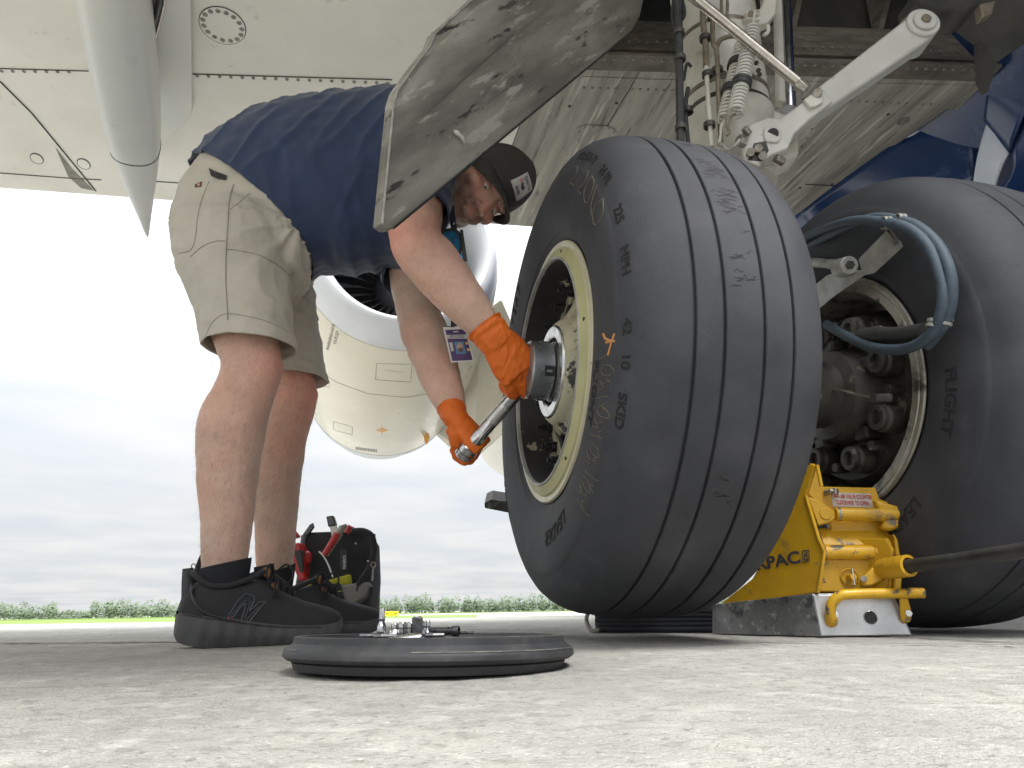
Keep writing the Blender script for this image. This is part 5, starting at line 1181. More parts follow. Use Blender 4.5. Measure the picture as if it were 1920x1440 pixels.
dN_ = nrm(wrN-elN)
armsel = (BV[:, 0] > -.30) & (BV[:, 2] < .90) & (BV[:, 2] > .48) & (BV[:, 0] < .05)
hairs('arm_hair', armsel, 6000, .012, .00012, 'hair_fair', lambda P, N: N*.5+dN_*.9, 7, .45)
# eyes
for s, g in ((1, 0), (-1, 0)):
    c = hd(s*.031, -.003, .0712); m = MB().ball(c, .0118, hR, hU, hF, 18, 12).build('eye', 'eye_white', PERSON)
    gaze = nrm(hF-hU*.42+hR*.12); MB().ball(c+gaze*.0082, (.0055, .0055, .0042), hR, hU, gaze, 14, 8).build('iris', 'iris', m)
    MB().ball(c+hU*.0052*hs, (.0145, .0092, .0130), hR, hU, hF, 18, 12).build('eyelid', 'lid', PERSON); MB().ball(c-hU*.0100*hs, (.0140, .0068, .0128), hR, hU, hF, 18, 12).build('eyelid', 'lid', PERSON)

# --- shirt: lofted from its outline, folded, then cut clean at the hems
def loft_sections(m, secs, n=36, k=28, pw=.92):
    S = spline(np.array([np.r_[c, dv, la] for c, dv, la in secs]), k); V = []; F = []
    for r in S:
        c, dv, la = r[:3], r[3:6], r[6]
        for t in np.linspace(0, 2*pi, n, endpoint=False):
            a, b = cos(t), sin(t); V.append(c+dv*np.sign(b)*abs(b)**pw+LD*la*np.sign(a)*abs(a)**pw)
    for i in range(k-1):
        for j in range(n): F.append([i*n+j, i*n+(j+1) % n, (i+1)*n+(j+1) % n, (i+1)*n+j])
    F.append(list(range(n))[::-1]); F.append([(k-1)*n+j for j in range(n)]); m.add(V, F)
def sec(top, bot, Y, la):
    a, b = aty(*top, Y), aty(*bot, Y); return ((a+b)/2, (a-b)/2, la)
def shirt():
    m = MB(); Y = 1.655
    loft_sections(m, [sec((320, 355), (545, 520), Y, .178), sec((372, 300), (590, 508), Y, .188), sec((415, 258), (612, 500), Y, .192), sec((470, 229), (640, 503), Y, .196), sec((560, 205), (690, 497), Y, .198), sec((660, 194), (735, 492), Y, .198), sec((745, 192), (775, 488), Y, .200), sec((815, 212), (810, 450), Y, .170), sec((850, 250), (835, 400), Y, .09)])
    m.ball(shN, (.085, .08, .085)); m.ball(shF, (.085, .08, .085))
    V, F, N = remesh(m, .0065, 3, .5)
    # hanging folds: ridges that run back-to-belly, tighter towards the waist
    ax = nrm(aty(740, 340, Y)-aty(470, 385, Y)); s = V@ax; low = np.clip((aty(600, 230, Y)[2]-V[:, 2])/.25, 0, 1)
    q = np.stack([s*1.0, V[:, 1]*.25, V[:, 2]*.22], 1)
    slope = np.stack([s*1.0+V[:, 2]*.45, V[:, 1]*.3, V[:, 2]*.2], 1)
    rg = 1-np.abs(vnoise(slope, 13, 21)); rg2 = 1-np.abs(vnoise(q, 24, 22)); rg3 = 1-np.abs(vnoise(np.stack([s-V[:, 2]*.8, V[:, 1]*.3, V[:, 2]*.3], 1), 17, 25))
    d = .013*(rg**3-.35)*(.25+.75*low)+.0035*(rg2**3-.4)*(.3+.7*low)+.007*(rg3**4-.3)+.002*vnoise(V, 40, 23)
    V = V+N*d[:, None]
    h0, h1 = aty(361, 318, Y), aty(587, 506, Y); hem = nrm(h1-h0); pn = nrm(np.cross(hem, LD)); pn = pn if np.dot(pn, ax) < 0 else -pn
    nk = nrm(hd(0, -.1, 0)-aty(770, 330, Y))
    V, F = cut(V, F, [(h0*.5+h1*.5, pn, 9), (aty(822, 325, Y), nk, .17)])
    for s_, e_, fr_ in ((shN, elN, .72), (shF, elF, .66)):
        P = np.linspace(s_, s_+(e_-s_)*fr_, 24); mm = MB(); mm.tube(P, np.interp(np.linspace(0, 1, 24), [0, .3, .7, 1], [.080, .083, .080, .078]), 40, cap=False); SVx = np.concatenate(mm.V); cen = np.repeat(P, 40, 0); nn_ = SVx-cen; nn_ /= np.linalg.norm(nn_, axis=1)[:, None]
        rgx = 1-np.abs(vnoise(SVx*A(.6, .6, 1.4), 17, 27)); obj('sleeve', SVx+nn_*(.010*(rgx**3-.4))[:, None], mm.F, 'shirt_navy', PERSON, smooth=70, solid=.003)
    o = obj('shirt', V, F, 'shirt_navy', PERSON, smooth=70, solid=.003); return o, (h0, h1, pn)
SHIRT, HEM = shirt()
# --- shorts
def shorts():
    m = MB(); Y = 1.655
    hc = (hipN+hipF)/2
    loft_sections(m, [sec((392, 290), (560, 420), Y, .165), sec((362, 335), (560, 460), Y, .178), sec((332, 385), (575, 480), Y, .19), sec((322, 440), (585, 505), Y, .192), sec((345, 490), (575, 540), Y, .17)], pw=.85)
    def legt(h, kn, hemf, r):
        P = lambda f, fo=0: h+(kn-h)*f+FD*fo
        c = [(*P(-.05), .115, .135), (*P(.2, -.004), .110, .132), (*P(.45, -.004), .101, .114), (*P(.7), .096, .103), (*P(.9), .095, .099), (*P(1.1), .095, .098)]
        loft_limb(m, c, FD, 28, 24)
    legt(hipN, kneeN+ZUP*.02, .8, 1); legt(hipF, kneeF+ZUP*.02, .8, 1)
    V, F, N = remesh(m, .006, 3, .5)
    # creases: fan out from the crotch and hip, sag above the hems
    cr = hc+FD*.10-ZUP*.05; w_ = V-cr; rr = np.linalg.norm(w_, axis=1); ang = np.arctan2(w_@ZUP, w_@FD)
    r1 = 1-np.abs(vnoise(np.stack([ang*1.6, rr*2.2, V[:, 1]*1.5], 1), 2.6, 31)); r2 = 1-np.abs(vnoise(np.stack([V[:, 2]*1.6+V[:, 0]*.7, V[:, 0]*.5, V[:, 1]], 1), 16, 32))
    r3 = 1-np.abs(vnoise(V*A(1, 1, 1.7), 26, 33))
    d = .011*(r1**3-.35)*np.clip(1.3-rr/.35, .25, 1)+.0045*(r2**3-.4)+.0028*(r3**3-.4)
    V = V+N*d[:, None]
    pl = []
    for (a, b, kn, h) in (((387, 652), (538, 652), kneeN, hipN), ((505, 716), (590, 713), kneeF, hipF)):
        Yk = kn[1]; p, q = aty(*a, Yk), aty(*b, Yk); n = nrm(np.cross(q-p, LD)); n = n if n[2] < 0 else -n; pl.append(((p+q)/2, n, .30 if kn is kneeN else .30))
    # leg cuts must not touch the other leg: split by which knee is nearer
    me = bpy.data.meshes.new('t'); me.from_pydata(V.tolist(), [], F); bm = bmesh.new(); bm.from_mesh(me); bpy.data.meshes.remove(me)
    mid = (kneeN+kneeF)/2; sd_ = nrm((kneeF-kneeN)*A(1, 1, 0))
    for (P0, N0, R_), sgn in zip(pl, (-1, 1)):
        fs = [f for f in bm.faces if (Vector(f.calc_center_median())-Vector(mid)).dot(Vector(sd_))*sgn > 0 and f.calc_center_median().z < P0[2]+.2]
        g = set(fs)
        for f in fs: g.update(f.edges); g.update(f.verts)
        bmesh.ops.bisect_plane(bm, geom=list(g), plane_co=Vector(P0), plane_no=Vector(N0), clear_outer=True, dist=1e-5)
    wb0, wb1 = aty(376, 318, Y), aty(540, 405, Y); wn_ = nrm(np.cross(wb1-wb0, LD)); wn_ = wn_ if wn_[2] > 0 else -wn_
    g = list(bm.verts)+list(bm.edges)+list(bm.faces); bmesh.ops.bisect_plane(bm, geom=g, plane_co=Vector(wb0+wn_*.012), plane_no=Vector(wn_), clear_outer=True, dist=1e-5)
    bm.verts.index_update(); V = np.array([v.co for v in bm.verts]); F = [[v.index for v in f.verts] for f in bm.faces]; bm.free()
    return obj('shorts', V, F, 'shorts_khaki', PERSON, smooth=70, solid=.003), V, F
SHORTS, SV, SF = shorts()
# seams and pocket edges follow the cloth: drop image points on the mesh
from mathutils.bvhtree import BVHTree
def dropper(V, F):
    t = BVHTree.FromPolygons([Vector(v) for v in V], F)
    def f(px, py, lift=.0008):
        r = Vector(ray(px, py)).normalized(); h = t.ray_cast(Vector(CAM), r)
        return None if h[0] is None else np.array(h[0])-np.array(r)*lift
    return f
SD = dropper(SV, SF)
def cloth_seam(pts, rad, name, mat, parent=SHORTS, drop=SD):
    S = spline(np.array(pts, float), max(24, 8*len(pts))); P = [drop(x, y) for x, y in S]; P = [p for p in P if p is not None]
    if len(P) > 4: MB().tube(np.array(P), rad, 5).build(name, mat, PERSON)
cloth_seam([(438, 345), (430, 375), (427, 420), (424, 470), (423, 520), (425, 560), (427, 600)], .0016, 'seam', 'stitch')
cloth_seam([(392, 340), (378, 375), (370, 410), (367, 440), (358, 468), (334, 475)], .0010, 'pocket_edge', 'stitch')
cloth_seam([(424, 467), (450, 470), (490, 480), (525, 500), (545, 518)], .0011, 'pocket_edge', 'stitch')
cloth_seam([(356, 482), (380, 462), (405, 452), (422, 452)], .0011, 'pocket_edge', 'stitch')
cloth_seam([(386, 628), (400, 602), (425, 588), (470, 594), (510, 606), (544, 624)], .0008, 'hem_stitch', 'stitch')
cloth_seam([(432, 392), (450, 378), (468, 362)], .0010, 'pocket_edge', 'stitch')
q = [SD(*p, .0012) for p in ((365, 346), (379, 340), (378, 350), (366, 352))]
if all(p is not None for p in q): MB().prism(q, (0, -.0008, 0)).build('brand_tag', 'belt_tag', PERSON, smooth=0)
q = [SD(x, y, .002) for x, y in ((392, 316), (404, 322), (426, 330), (424, 338), (408, 336), (396, 330))]
if all(p is not None for p in q): MB().prism(q, (0, -.004, 0)).build('belt', 'belt_black', PERSON, smooth=0, bevel=.001)

# --- socks and shoes
def sock(a, kn, fd):
    up = nrm(kn-a); c = [(*(a-up*.085+fd*.01), .024, .040), (*(a-up*.02), .031, .046), (*(a+up*.015), .0375, .0485), (*(a+up*.036), .040, .0485)]
    S = spline(np.array(c), 16); m = MB(); m.tube(S[:, :3], 0, 28, ell=S[:, 3:5], hint=fd); 
    V = np.concatenate(m.V); V[:, 2] += np.clip((V[:, 2]-a[2]+.02)/.03, 0, 1)*((V-a)@fd)*.26
    return obj('sock', V, m.F, 'sock_black', PERSON, smooth=50)
def shoe(heel, fd, outer, logo):
    lt = np.cross(ZUP, fd); o_ = lt*outer; Lh = .33
    SH = thing('shoe', heel, parent=PERSON)
    def at_s(s, w, z): return heel+fd*(s*Lh)+lt*w+ZUP*z
    # stations: s, half width, sole bottom z, sole top z, upper height
    st = np.array([(.0, .016, .026, .060, .070), (.03, .030, .012, .058, .100), (.10, .046, .003, .054, .124), (.20, .053, .001, .051, .118), (.33, .053, .001, .045, .120), (.46, .050, .001, .038, .128), (.58, .053, .001, .033, .108), (.70, .056, .001, .031, .090), (.82, .053, .003, .031, .079), (.91, .044, .008, .034, .071), (.965, .030, .016, .040, .062), (1.0, .009, .028, .045, .050)])
    S = spline(st, 60); m = MB(); n = 22; V = []; F = []
    for s, w_, b, t_, h in S:      # sole: closed ring flared outward at the bottom
        prof = [(-.90, b), (-1.06, b+.35*(t_-b)), (-1.08, b+.7*(t_-b)), (-1.0, t_+.006), (-.8, t_+.004), (.8, t_+.004), (1.0, t_+.006), (1.08, b+.7*(t_-b)), (1.06, b+.35*(t_-b)), (.90, b)]
        bulge = .0025*np.sin(s*70)
        for wv, z in prof: V.append(at_s(s, wv*w_+np.sign(wv)*bulge*(abs(wv) > 1), z))
    k = 10
    for i in range(59):
        for j in range(k): F.append([i*k+j, i*k+(j+1) % k, (i+1)*k+(j+1) % k, (i+1)*k+j])
    F.append(list(range(k))); F.append([59*k+j for j in range(k)][::-1]); obj('sole', V, F, 'shoe_sole', SH, smooth=40)
    V = []; F = []
    for s, w_, b, t_, h in S:
        for j in range(n):
            t = pi*j/(n-1); c, sn = cos(t), sin(t); ex = np.interp(s, [0, .06, .42, .6, 1], [.5, .22, .24, .55, .62])
            V.append(at_s(s, .985*w_*np.sign(c)*abs(c)**ex*(1-.10*sn**3*(s < .55)), t_+(h-t_)*sn**.8))
    for i in range(59):
        for j in range(n-1): F.append([i*n+j, i*n+j+1, (i+1)*n+j+1, (i+1)*n+j])
    V = np.array(V); UV_ = V.copy(); V += .0012*vnoise(V, 60, 9)[:, None]*lt
    obj('upper', V, F, 'shoe_knit', SH, smooth=60)
    bv = BVHTree.FromPolygons([Vector(v) for v in V], F)
    def side(s, z, lift=.001):
        o = heel+fd*(s*Lh)+ZUP*z+o_*.2; h = bv.ray_cast(Vector(o), Vector(-o_)); return (np.array(h[0])+o_*lift) if h[0] is not None else heel+fd*(s*Lh)+ZUP*z+o_*.04
    # heel counter, toe guard, foxing line
    def ribbon(pts, w0, name, mat):
        P = spline(np.array(pts, float), 24); Q = np.array([side(s, z) for s, z in P]); MB().tube(Q, 0, 10, ell=np.tile((.0016, w0), (24, 1)), hint=o_).build(name, mat, SH)
    ribbon([(.045, .112), (.06, .09), (.10, .070), (.17, .058), (.26, .050), (.36, .043)], .007, 'heel_counter', 'shoe_rubber')
    ribbon([(.02, .064), (.10, .058), (.2, .052), (.34, .045), (.5, .038), (.66, .034), (.82, .033)], .0035, 'foxing', 'shoe_rubber')
    # collar and pull tab
    col = [at_s(s, w_, z) for s, w_, z in ((.045, 0, .142), (.065, .028*outer, .134), (.14, .041*outer, .116), (.25, .043*outer, .116), (.36, .040*outer, .128), (.45, .028*outer, .142), (.475, 0, .146), (.45, -.028*outer, .142), (.36, -.040*outer, .128), (.25, -.043*outer, .116), (.14, -.041*outer, .116), (.065, -.028*outer, .134))]
    Cc = spline(np.array(col+[col[0]]), 48)[:-1]; MB().tube(Cc, .006, 8, closed=True).build('collar', 'shoe_knit', SH)
    MB().tube([at_s(.05, 0, .09), at_s(.04, 0, .125), at_s(.03, 0, .150)], 0, 10, ell=[(.012, .006), (.012, .005), (.010, .004)], hint=lt).build('heel_tab', 'shoe_rubber', SH)
    MB().tube(spline(np.array([at_s(.62, 0, .102), at_s(.54, 0, .120), at_s(.49, 0, .140), at_s(.475, 0, .158)]), 14), 0, 12, ell=np.tile((.021, .006), (14, 1)), hint=lt).build('tongue', 'shoe_knit', SH)
    MB().prism([at_s(.455, .030*outer, .136), at_s(.495, .030*outer, .130), at_s(.50, .026*outer, .150), at_s(.465, .026*outer, .153)], -o_*.006).build('tongue_lining', 'suede_tan', SH, bevel=.002)
    MB().prism([at_s(.50, .036*outer, .112), at_s(.545, .036*outer, .108), at_s(.55, .030*outer, .120), at_s(.505, .030*outer, .124)], -o_*.006).build('tongue_lining', 'suede_tan', SH, bevel=.002)
    for i, (s, z) in enumerate(((.50, .136), (.54, .125), (.585, .116), (.63, .107), (.67, .099))):
        MB().tube(spline(np.array([at_s(s-.015, .034*outer, z-.022), at_s(s, .018*outer, z+.002), at_s(s+.012, -.012*outer, z+.003), at_s(s+.02, -.032*outer, z-.018)]), 12), .0026, 7).build('lace', 'sock_black', SH)
    lo = at_s(.53, .016*outer, .140)
    for a, b in ((.9, .03), (-.7, .028)): MB().tube(spline(np.array([lo, lo+fd*.02*a+o_*.022+ZUP*.018, lo+fd*.034*a+o_*.034, lo+fd*.02*a+o_*.034-ZUP*.02, lo]), 24), .0022, 7).build('lace_loop', 'sock_black', SH)
    for a in (.2, -.3): MB().tube(spline(np.array([lo, lo+o_*.03+fd*.01*a-ZUP*.012, lo+o_*.034+fd*.02*a-ZUP*.05]), 12), .0022, 7).build('lace_end', 'sock_black', SH)
    if logo:
        def poly(pts, name, mat, lift, w0=.0013):
            Q = [side(s, z, lift) for s, z in spline(np.array(pts+[pts[0]], float), 0) ] if False else [side(s, z, lift) for s, z in pts]
            return Q
        N0 = [(a_, .042+(z_-.045)*1.18) for a_, z_ in [(.255, .058), (.30, .081), (.345, .094), (.395, .091), (.40, .084), (.375, .066), (.43, .080), (.475, .082), (.44, .072), (.39, .053), (.375, .045), (.335, .046), (.335, .054), (.355, .080), (.32, .072), (.285, .057)]]
        D_ = []
        for i in range(len(N0)):
            a, b = np.array(N0[i]), np.array(N0[(i+1) % len(N0)]); D_ += [a+(b-a)*u for u in np.linspace(0, 1, 5, endpoint=False)]
        MB().tube(np.array([side(s, z, .0012) for s, z in D_]), .0014, 6, closed=True).build('emblem', 'shoe_logo', SH)
        MB().tube(np.array([side(s, z, .0012) for s, z in ((.272, .059), (.315, .077), (.352, .087), (.378, .086), (.352, .052), (.362, .050), (.43, .076))]), .0008, 6).build('emblem', 'shoe_logo', SH)
        for a, b in (((.252, .046), (.258, .055)), ((.258, .055), (.272, .046)), ((.272, .046), (.280, .055))): MB().tube([side(*a, .0012), side(*b, .0012)], .0016, 6).build('emblem', 'shoe_red', SH)
    return SH
fdN = nrm(A(.84, .54, 0)); fdF = nrm(A(.92, .38, 0))
heelN = atz(322, 1216, 0)-np.cross(ZUP, fdN)*.014; heelF = A(-.668, 1.875, 0)-np.cross(ZUP, fdF)*.008
sock(ankN, kneeN, fdN); sock(ankF, kneeF, fdF)
shoe(heelN, fdN, -1, True); shoe(heelF, fdF, -1, False)

# --- cap
def cap():
    CP = thing('cap', hd(0, .06, 0), parent=PERSON)
    V = []; F = []; n = 48; mrow = 16
    for i in range(mrow):
        u = i/(mrow-1)
        for j in range(n):
            t = 2*pi*j/n; s_, f_ = cos(t), sin(t); p = u*pi/2
            rr = cos(p)**.75; front = max(f_, 0)
            V.append(hd(.0865*s_*rr, .026-.012*(f_ < 0)*abs(f_)+(.108+.010*front*sin(p))*sin(p)**.9, -.012+(.106 if f_ > 0 else .104)*f_*rr))
    for i in range(mrow-1):
        for j in range(n): F.append([i*n+j, i*n+(j+1) % n, (i+1)*n+(j+1) % n, (i+1)*n+j])
    V = np.array(V)
    ff = [f for f in F if np.mean([((V[k]-HD)@hF) for k in f]) > .0]; fb = [f for f in F if f not in ff] if False else None
    fr = [np.mean([((V[k]-HD)@hF) for k in f]) > .005 for f in F]
    obj('crown_front', V, [f for f, b in zip(F, fr) if b], 'cap_cloth', CP, smooth=60, solid=.002)
    obj('crown_mesh', V, [f for f, b in zip(F, fr) if not b], 'cap_mesh', CP, smooth=60, solid=.002)
    # bill: curved in width, dropping forward
    V = []; F = []; a, b = 14, 22
    for i in range(a):
        u = i/(a-1)
        for j in range(b):
            v = -1+2*j/(b-1); th = v*1.25; x = .088*sin(th); f0 = -.012+.106*cos(th)*.98
            ln = .076*(1-abs(v)**3.2)**.8
            V.append(hd(x*(1-.10*u), .030-.020*u*(1-.2*v*v)-.026*(v*v)*(.25+.75*u), f0+ln*u))
    for i in range(a-1):
        for j in range(b-1): F.append([i*b+j, i*b+j+1, (i+1)*b+j+1, (i+1)*b+j])
    obj('bill', V, F, 'cap_cloth', CP, smooth=60, solid=.004)
    MB().ball(hd(0, .146, -.012), (.007, .004, .007), hR, hU, hF).build('button', 'cap_cloth', CP)
    # woven patch on the front panel
    def cp_(x, y, l=0):
        th = x/.105; p = np.clip(y, 0, .1)/.108; p = math.asin(min(.97, p**(1/.9))); rr = cos(p)**.75
        return hd((.0865+l)*sin(th)*rr, .026+(.108+.010*cos(th)*sin(p))*sin(p)**.9+l*.3, -.012+(.106+l)*cos(th)*rr)
    g = []; gf = []; a, b = 9, 9
    for i in range(a):
        for j in range(b): g.append(cp_(-.034+.068*i/(a-1), .026+.048*j/(b-1), .0032))
    for i in range(a-1):
        for j in range(b-1): gf.append([i*b+j, i*b+j+1, (i+1)*b+j+1, (i+1)*b+j])
    PT = obj('patch', g, gf, 'patch_white', CP, smooth=60, solid=.001)
    def ptext(s, size, x, y, mat):
        V, F = text_mesh(s, size, bold=.0003); obj('lettering', [cp_(-(x+v[0]), y+v[1], .0044) for v in V], F, mat, PT, smooth=0)
    ptext('CHATTA', .0125, 0, .064, 'ink'); ptext('19', .012, -.022, .050, 'shoe_red'); ptext('RIVER', .0115, .0, .034, 'ink')
    V = [cp_(x, y, .0042) for x, y in ((-.010, .049), (-.004, .054), (.004, .052), (.010, .055), (.016, .050), (.008, .046), (.0, .044), (-.006, .045))]; obj('emblem', V, [list(range(8))], 'ink', PT, smooth=0)
cap()

# --- gloves: palm and five separate curled fingers, grown into one skin
def glove(wr, d, n, side, curl, spread, thumb, name, sc=1.0, fa=None):
    """wr wrist; d towards the knuckles; n out of the back of the hand; side: towards the index finger"""
    m = MB(); w_ = side
    pal = [(*(wr-d*.012), .033, .027), (*(wr+d*.015), .036, .026), (*(wr+d*.045), .043, .024), (*(wr+d*.075), .046, .022), (*(wr+d*.095), .043, .018)]
    pal = [tuple(np.r_[p[:3], np.array(p[3:])*sc]) for p in pal]; loft_limb(m, pal, n, 22, 18)
    for k, (off, ln) in enumerate(((.033, .044), (.011, .049), (-.011, .046), (-.032, .037))):
        c = curl[k] if isinstance(curl[k], (list, tuple)) else (curl[k],)*3; p = wr+(d*(.092-.004*abs(k-1.2))+w_*off-n*.004)*sc; a = 0; dd = d+w_*spread*off*8; P = [p-d*.02*sc, p]; R = [.0125, .0128]
        for j, (seg, rr) in enumerate(((ln, .0118), (ln*.62, .0108), (ln*.48, .0092))):
            a += c[j]; dirv = nrm(nrm(dd)*cos(a)-n*sin(a)); p = p+dirv*seg*sc; P.append(p); R.append(rr)
        P.append(p+dirv*.004); R.append(.006)
        S = spline(np.c_[np.array(P), np.array(R)*sc], 26); m.tube(S[:, :3], S[:, 3], 14); m.ball(P[1]+n*.003, .0138*sc, n=12, m=8); m.ball(P[2], .0122*sc, n=12, m=8)
    T_ = [wr+(d*.018+w_*.026-n*.012)*sc]+[wr+(d*t[0]+w_*t[1]-n*t[2])*sc for t in thumb]
    S = spline(np.c_[np.array(T_), np.array([.017, .0155, .0132, .0112, .008][:len(T_)])*sc], 22); m.tube(S[:, :3], S[:, 3], 14); m.ball(T_[-1], .0085*sc, n=12, m=8)
    m.tube([wr-fa*.060*sc, wr-fa*.03*sc, wr-fa*.0*sc, wr+d*.02*sc], 0, 24, ell=[(.043*sc, .041*sc), (.040*sc, .037*sc), (.037*sc, .031*sc), (.037*sc, .028*sc)], hint=n)
    V, F, N = remesh(m, .0026, 2, .5)
    q = V-wr; cu = np.clip(-(q@fa)/.05, 0, 1); dg = (1-np.abs(vnoise(np.stack([q@d*1.0+q@w_*.6, q@w_*.5, q@n], 1), 90, 41)))**4
    V = V+N*(.0016*dg+.0016*np.sin((q@fa)*330+3*vnoise(V, 30, 42))*(cu > .05)*np.clip(cu*2, 0, 1)+.0008*vnoise(V, 120, 43))[:, None]
    V, F = cut(V, F, [(wr-fa*.030*sc, -fa, .2)])
    o = obj(name, V, F, 'glove_orange', PERSON, smooth=70, solid=.0008)
    rim_ = MB(); 
    return o
# right hand on the ratchet head at the hub
dR = nrm(RT*.60-UP*.78-TV*.12); nR = RT*(.05)+UP*.30+TV*.90; nR = nrm(nR-np.dot(nR, dR)*dR); wR_ = np.cross(dR, nR); wR_ = wR_ if np.dot(wR_, RT) > 0 else -wR_
wristR = wrN
glove(wristR, dR, nR, wR_, [(.45, 1.6, 1.1), (.40, 1.65, 1.1), (.45, 1.6, 1.1), (.55, 1.55, 1.1)], .22, [(.052, .040, .030), (.074, .030, .048), (.088, .010, .058)], 'glove', 1.06, fa=nrm(wrN-elN))
# left hand closed round the grip end
gripH = at(1004, 697, 1.53)
dL = nrm(RT*.66-UP*.72+TV*.05); wL_ = TV*.85-RT*.35-UP*.30; wL_ = nrm(wL_-np.dot(wL_, dL)*dL); nL_ = np.cross(wL_, dL)
fistC = wrF+dL*.073-nL_*.026; gripE = fistC-nrm(gripH-fistC)*.016+TV*.026
wristL = wrF
glove(wristL, dL, nL_, wL_, [(1.15, 1.5, .9), (1.15, 1.5, .9), (1.1, 1.5, .9), (1.1, 1.45, .9)], .05, [(.045, .034, .024), (.066, .030, .040), (.078, .020, .054)], 'glove', .86, fa=nrm(wrF-elF))

# ------------------------------------------------------------------ what he holds and wears loose
WR = thing('torque_wrench', gripE, 'chrome wrench handle held in both orange gloves at the hub', 'wrench')
gax = nrm(gripH-gripE); Lw = np.linalg.norm(gripH-gripE)
MB().lathe([(-.012, 0), (-.012, .018), (-.008, .0225), (.004, .0235), (.005, .0215), (.009, .0215), (.010, .0235), (.020, .0235), (.024, .0205), (.029, .0205), (.031, .0185), (.060, .0172), (.064, .0150), (Lw*.62, .0145), (Lw*.62+.002, .0150), (Lw-.01, .0150)], gripE, gax, 28).build('handle', 'tool_chrome', WR, smooth=30)
MB().lathe([(Lw*.40, .0148), (Lw*.40, .0152), (Lw*.60, .0152), (Lw*.6, .0148)], gripE, gax, 28).build('scale_sleeve', 'hub_alloy', WR)
hubP = C1-AX*.165
MB().cyl(gripH-AX*.004-gax*.02, gripH+AX*.03, .014, n=24).build('drive_head', 'tool_chrome', WR, bevel=.002)
SK = thing('hub_socket', C1-AX*.2, 'round grey axle nut socket fitted on the wheel hub under his glove', 'socket')
MB().lathe([(-.226, 0), (-.226, .050), (-.224, .056), (-.2215, .0615), (-.2195, .063), (-.176, .063), (-.174, .0615), (-.172, .056)], C1, AX, 72, hint=np.cross(AX, XW)).build('drum', 'socket_grey', SK, smooth=30)
MB().lathe([(-.2275, .020), (-.2275, .030), (-.226, .032)], C1, AX, 40).build('drive_boss', 'socket_grey', SK)
for k in range(4):
    t = D(-18+90*k); er = cos(t)*XW+sin(t)*WU; et = -sin(t)*XW+cos(t)*WU; c = C1-AX*.186+er*.0625
    MB().box(c, (.024, .022, .003), AX, et, er).build('notch', 'spinner_black', SK); MB().box(c-AX*.002+er*.0006, (.012, .005, .004), AX, et, er).build('notch_tooth', 'socket_grey', SK)
# id badge on its lanyard
pbr('badge_white', (.75, .74, .72), rough=.35); pbr('badge_purple', (.085, .05, .16), rough=.35); pbr('badge_strip', (.55, .55, .53), rough=.4); pbr('photo_blue', (.10, .25, .42), rough=.4); pbr('photo_skin', (.48, .33, .26), rough=.5); pbr('photo_dark', (.14, .11, .10), rough=.5); pbr('badge_yellow', (.70, .48, .10), rough=.5)
BG = thing('id_badge', at(861, 645, 1.66), 'purple and white photo id badge hanging between his arms', 'badge')
bN = nrm(TV*.95+RT*.2); bq = lambda x, y, l=0: atp(x, y, at(861, 645, 1.66), bN)+bN*l
def bpoly(pts, mat, l, name, th=.0004): return MB().prism([bq(x, y, l) for x, y in pts], -bN*th).build(name, mat, BG, smooth=0)
bpoly([(830, 612), (872, 612), (889, 677), (846, 680)], 'badge_white', 0, 'card', .0025)
bpoly([(835, 619), (872, 617), (886, 675), (848, 677)], 'badge_purple', .0005, 'panel')
bpoly([(837, 628), (874, 627), (876, 635), (839, 635)], 'badge_strip', .001, 'date_strip')
ux = nrm(bq(876, 635)-bq(839, 635)); uy = nrm(bq(837, 628)-bq(839, 635)); uy = nrm(uy-np.dot(uy, ux)*ux)
flat_text('8/21/2025', .0095, bq(857, 631.2), ux, uy, 'lettering', 'ink', BG, lift=.0015, sx=.85)
bpoly([(851, 641), (869, 640), (874, 663), (856, 664)], 'photo_blue', .001, 'photo')
MB().ball(bq(862, 650, .0012), (.0075, .0095, .0008), ux, uy, bN).build('photo_print', 'photo_skin', BG); MB().ball(bq(863, 656, .0016), (.006, .0055, .0008), ux, uy, bN).build('photo_print', 'photo_dark', BG)
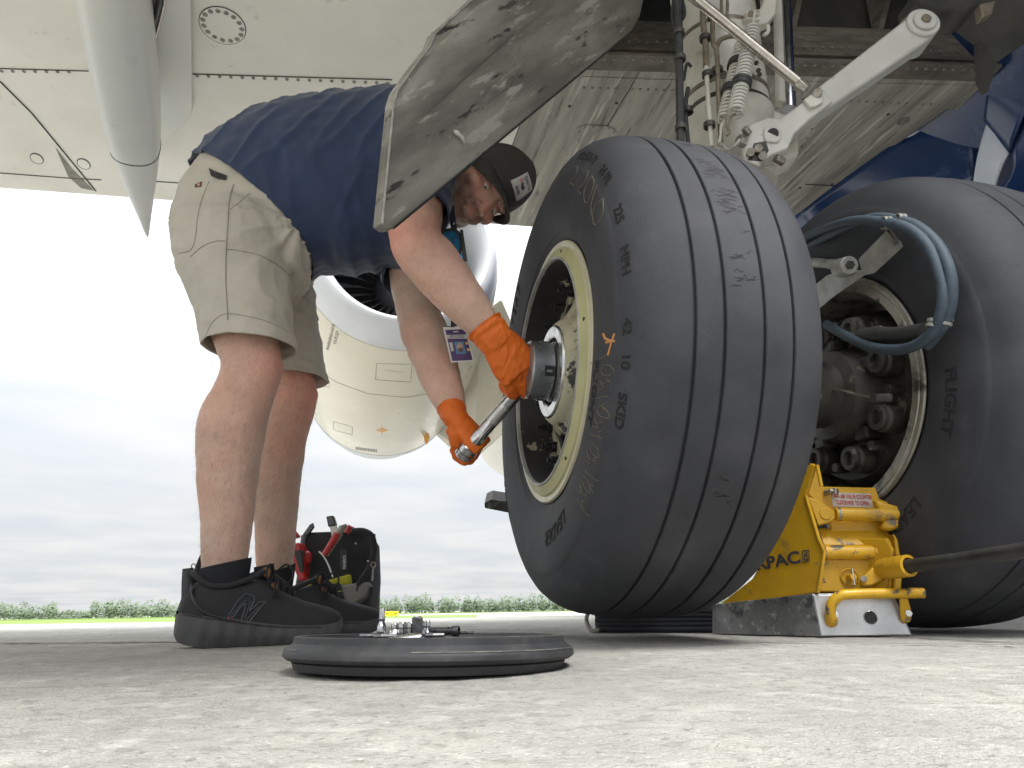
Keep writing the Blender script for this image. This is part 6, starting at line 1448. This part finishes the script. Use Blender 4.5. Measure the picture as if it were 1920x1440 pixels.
bpoly([(842, 642), (848, 642), (851, 658), (846, 659)], 'badge_strip', .001, 'print_block'); bpoly([(872, 641), (877, 641), (878, 646), (873, 646)], 'badge_yellow', .001, 'print_block'); bpoly([(875, 653), (880, 653), (881, 658), (876, 658)], 'badge_yellow', .001, 'print_block')
bpoly([(850, 621), (859, 621), (860, 623), (850, 623)], 'badge_white', .001, 'print_block')
bpoly([(831, 611), (852, 612), (852, 613.5), (831, 612.5)], 'spinner_black', .001, 'holder_slot')
def ribbon(pts, w_, name, mat, parent, n=40):
    S = spline(np.array(pts, float), n); return MB().tube(S, 0, 8, ell=np.tile((w_, .0012), (n, 1)), hint=TV).build(name, mat, parent)
ribbon([at(832, 345, 1.78), at(834, 380, 1.71), at(832, 415, 1.69), at(833, 440, 1.69)], .007, 'cord', 'lanyard', BG)
ribbon([at(846, 345, 1.78), at(846, 380, 1.71), at(849, 412, 1.685), at(852, 440, 1.685), at(856, 520, 1.70), at(851, 600, 1.67), at(851, 613, 1.662)], .007, 'cord', 'lanyard', BG)
MB().ball(at(851, 419, 1.675), .004).build('snap', 'chrome', BG)
# mirrored sunglasses hooked at the collar
pbr('lens_blue', (.03, .30, .60), (.02, .12, .25), 60, rough=.08, metal=.6, spec=.8); pbr('frame_dark', (.02, .02, .022), rough=.25)
SG = thing('sunglasses', at(852, 465, 1.64), 'blue mirrored sunglasses hanging from his neck strap', 'sunglasses')
def gl(pts, d, th, name, mat): return MB().prism([at(x, y, d) for x, y in pts], FW*th).build(name, mat, SG, bevel=.002)
gl([(826, 436), (848, 432), (858, 438), (864, 462), (860, 472), (846, 474), (836, 462)], 1.632, .004, 'lens', 'lens_blue')
gl([(822, 432), (850, 426), (862, 434), (868, 462), (864, 476), (846, 478), (832, 464)], 1.637, .005, 'rim', 'frame_dark')
gl([(850, 477), (870, 474), (874, 490), (856, 491)], 1.632, .006, 'lens', 'lens_blue')
gl([(862, 430), (868, 430), (876, 488), (868, 492)], 1.63, .006, 'temple', 'frame_dark'); gl([(848, 474), (870, 472), (876, 492), (854, 493)], 1.64, .004, 'rim', 'chrome')
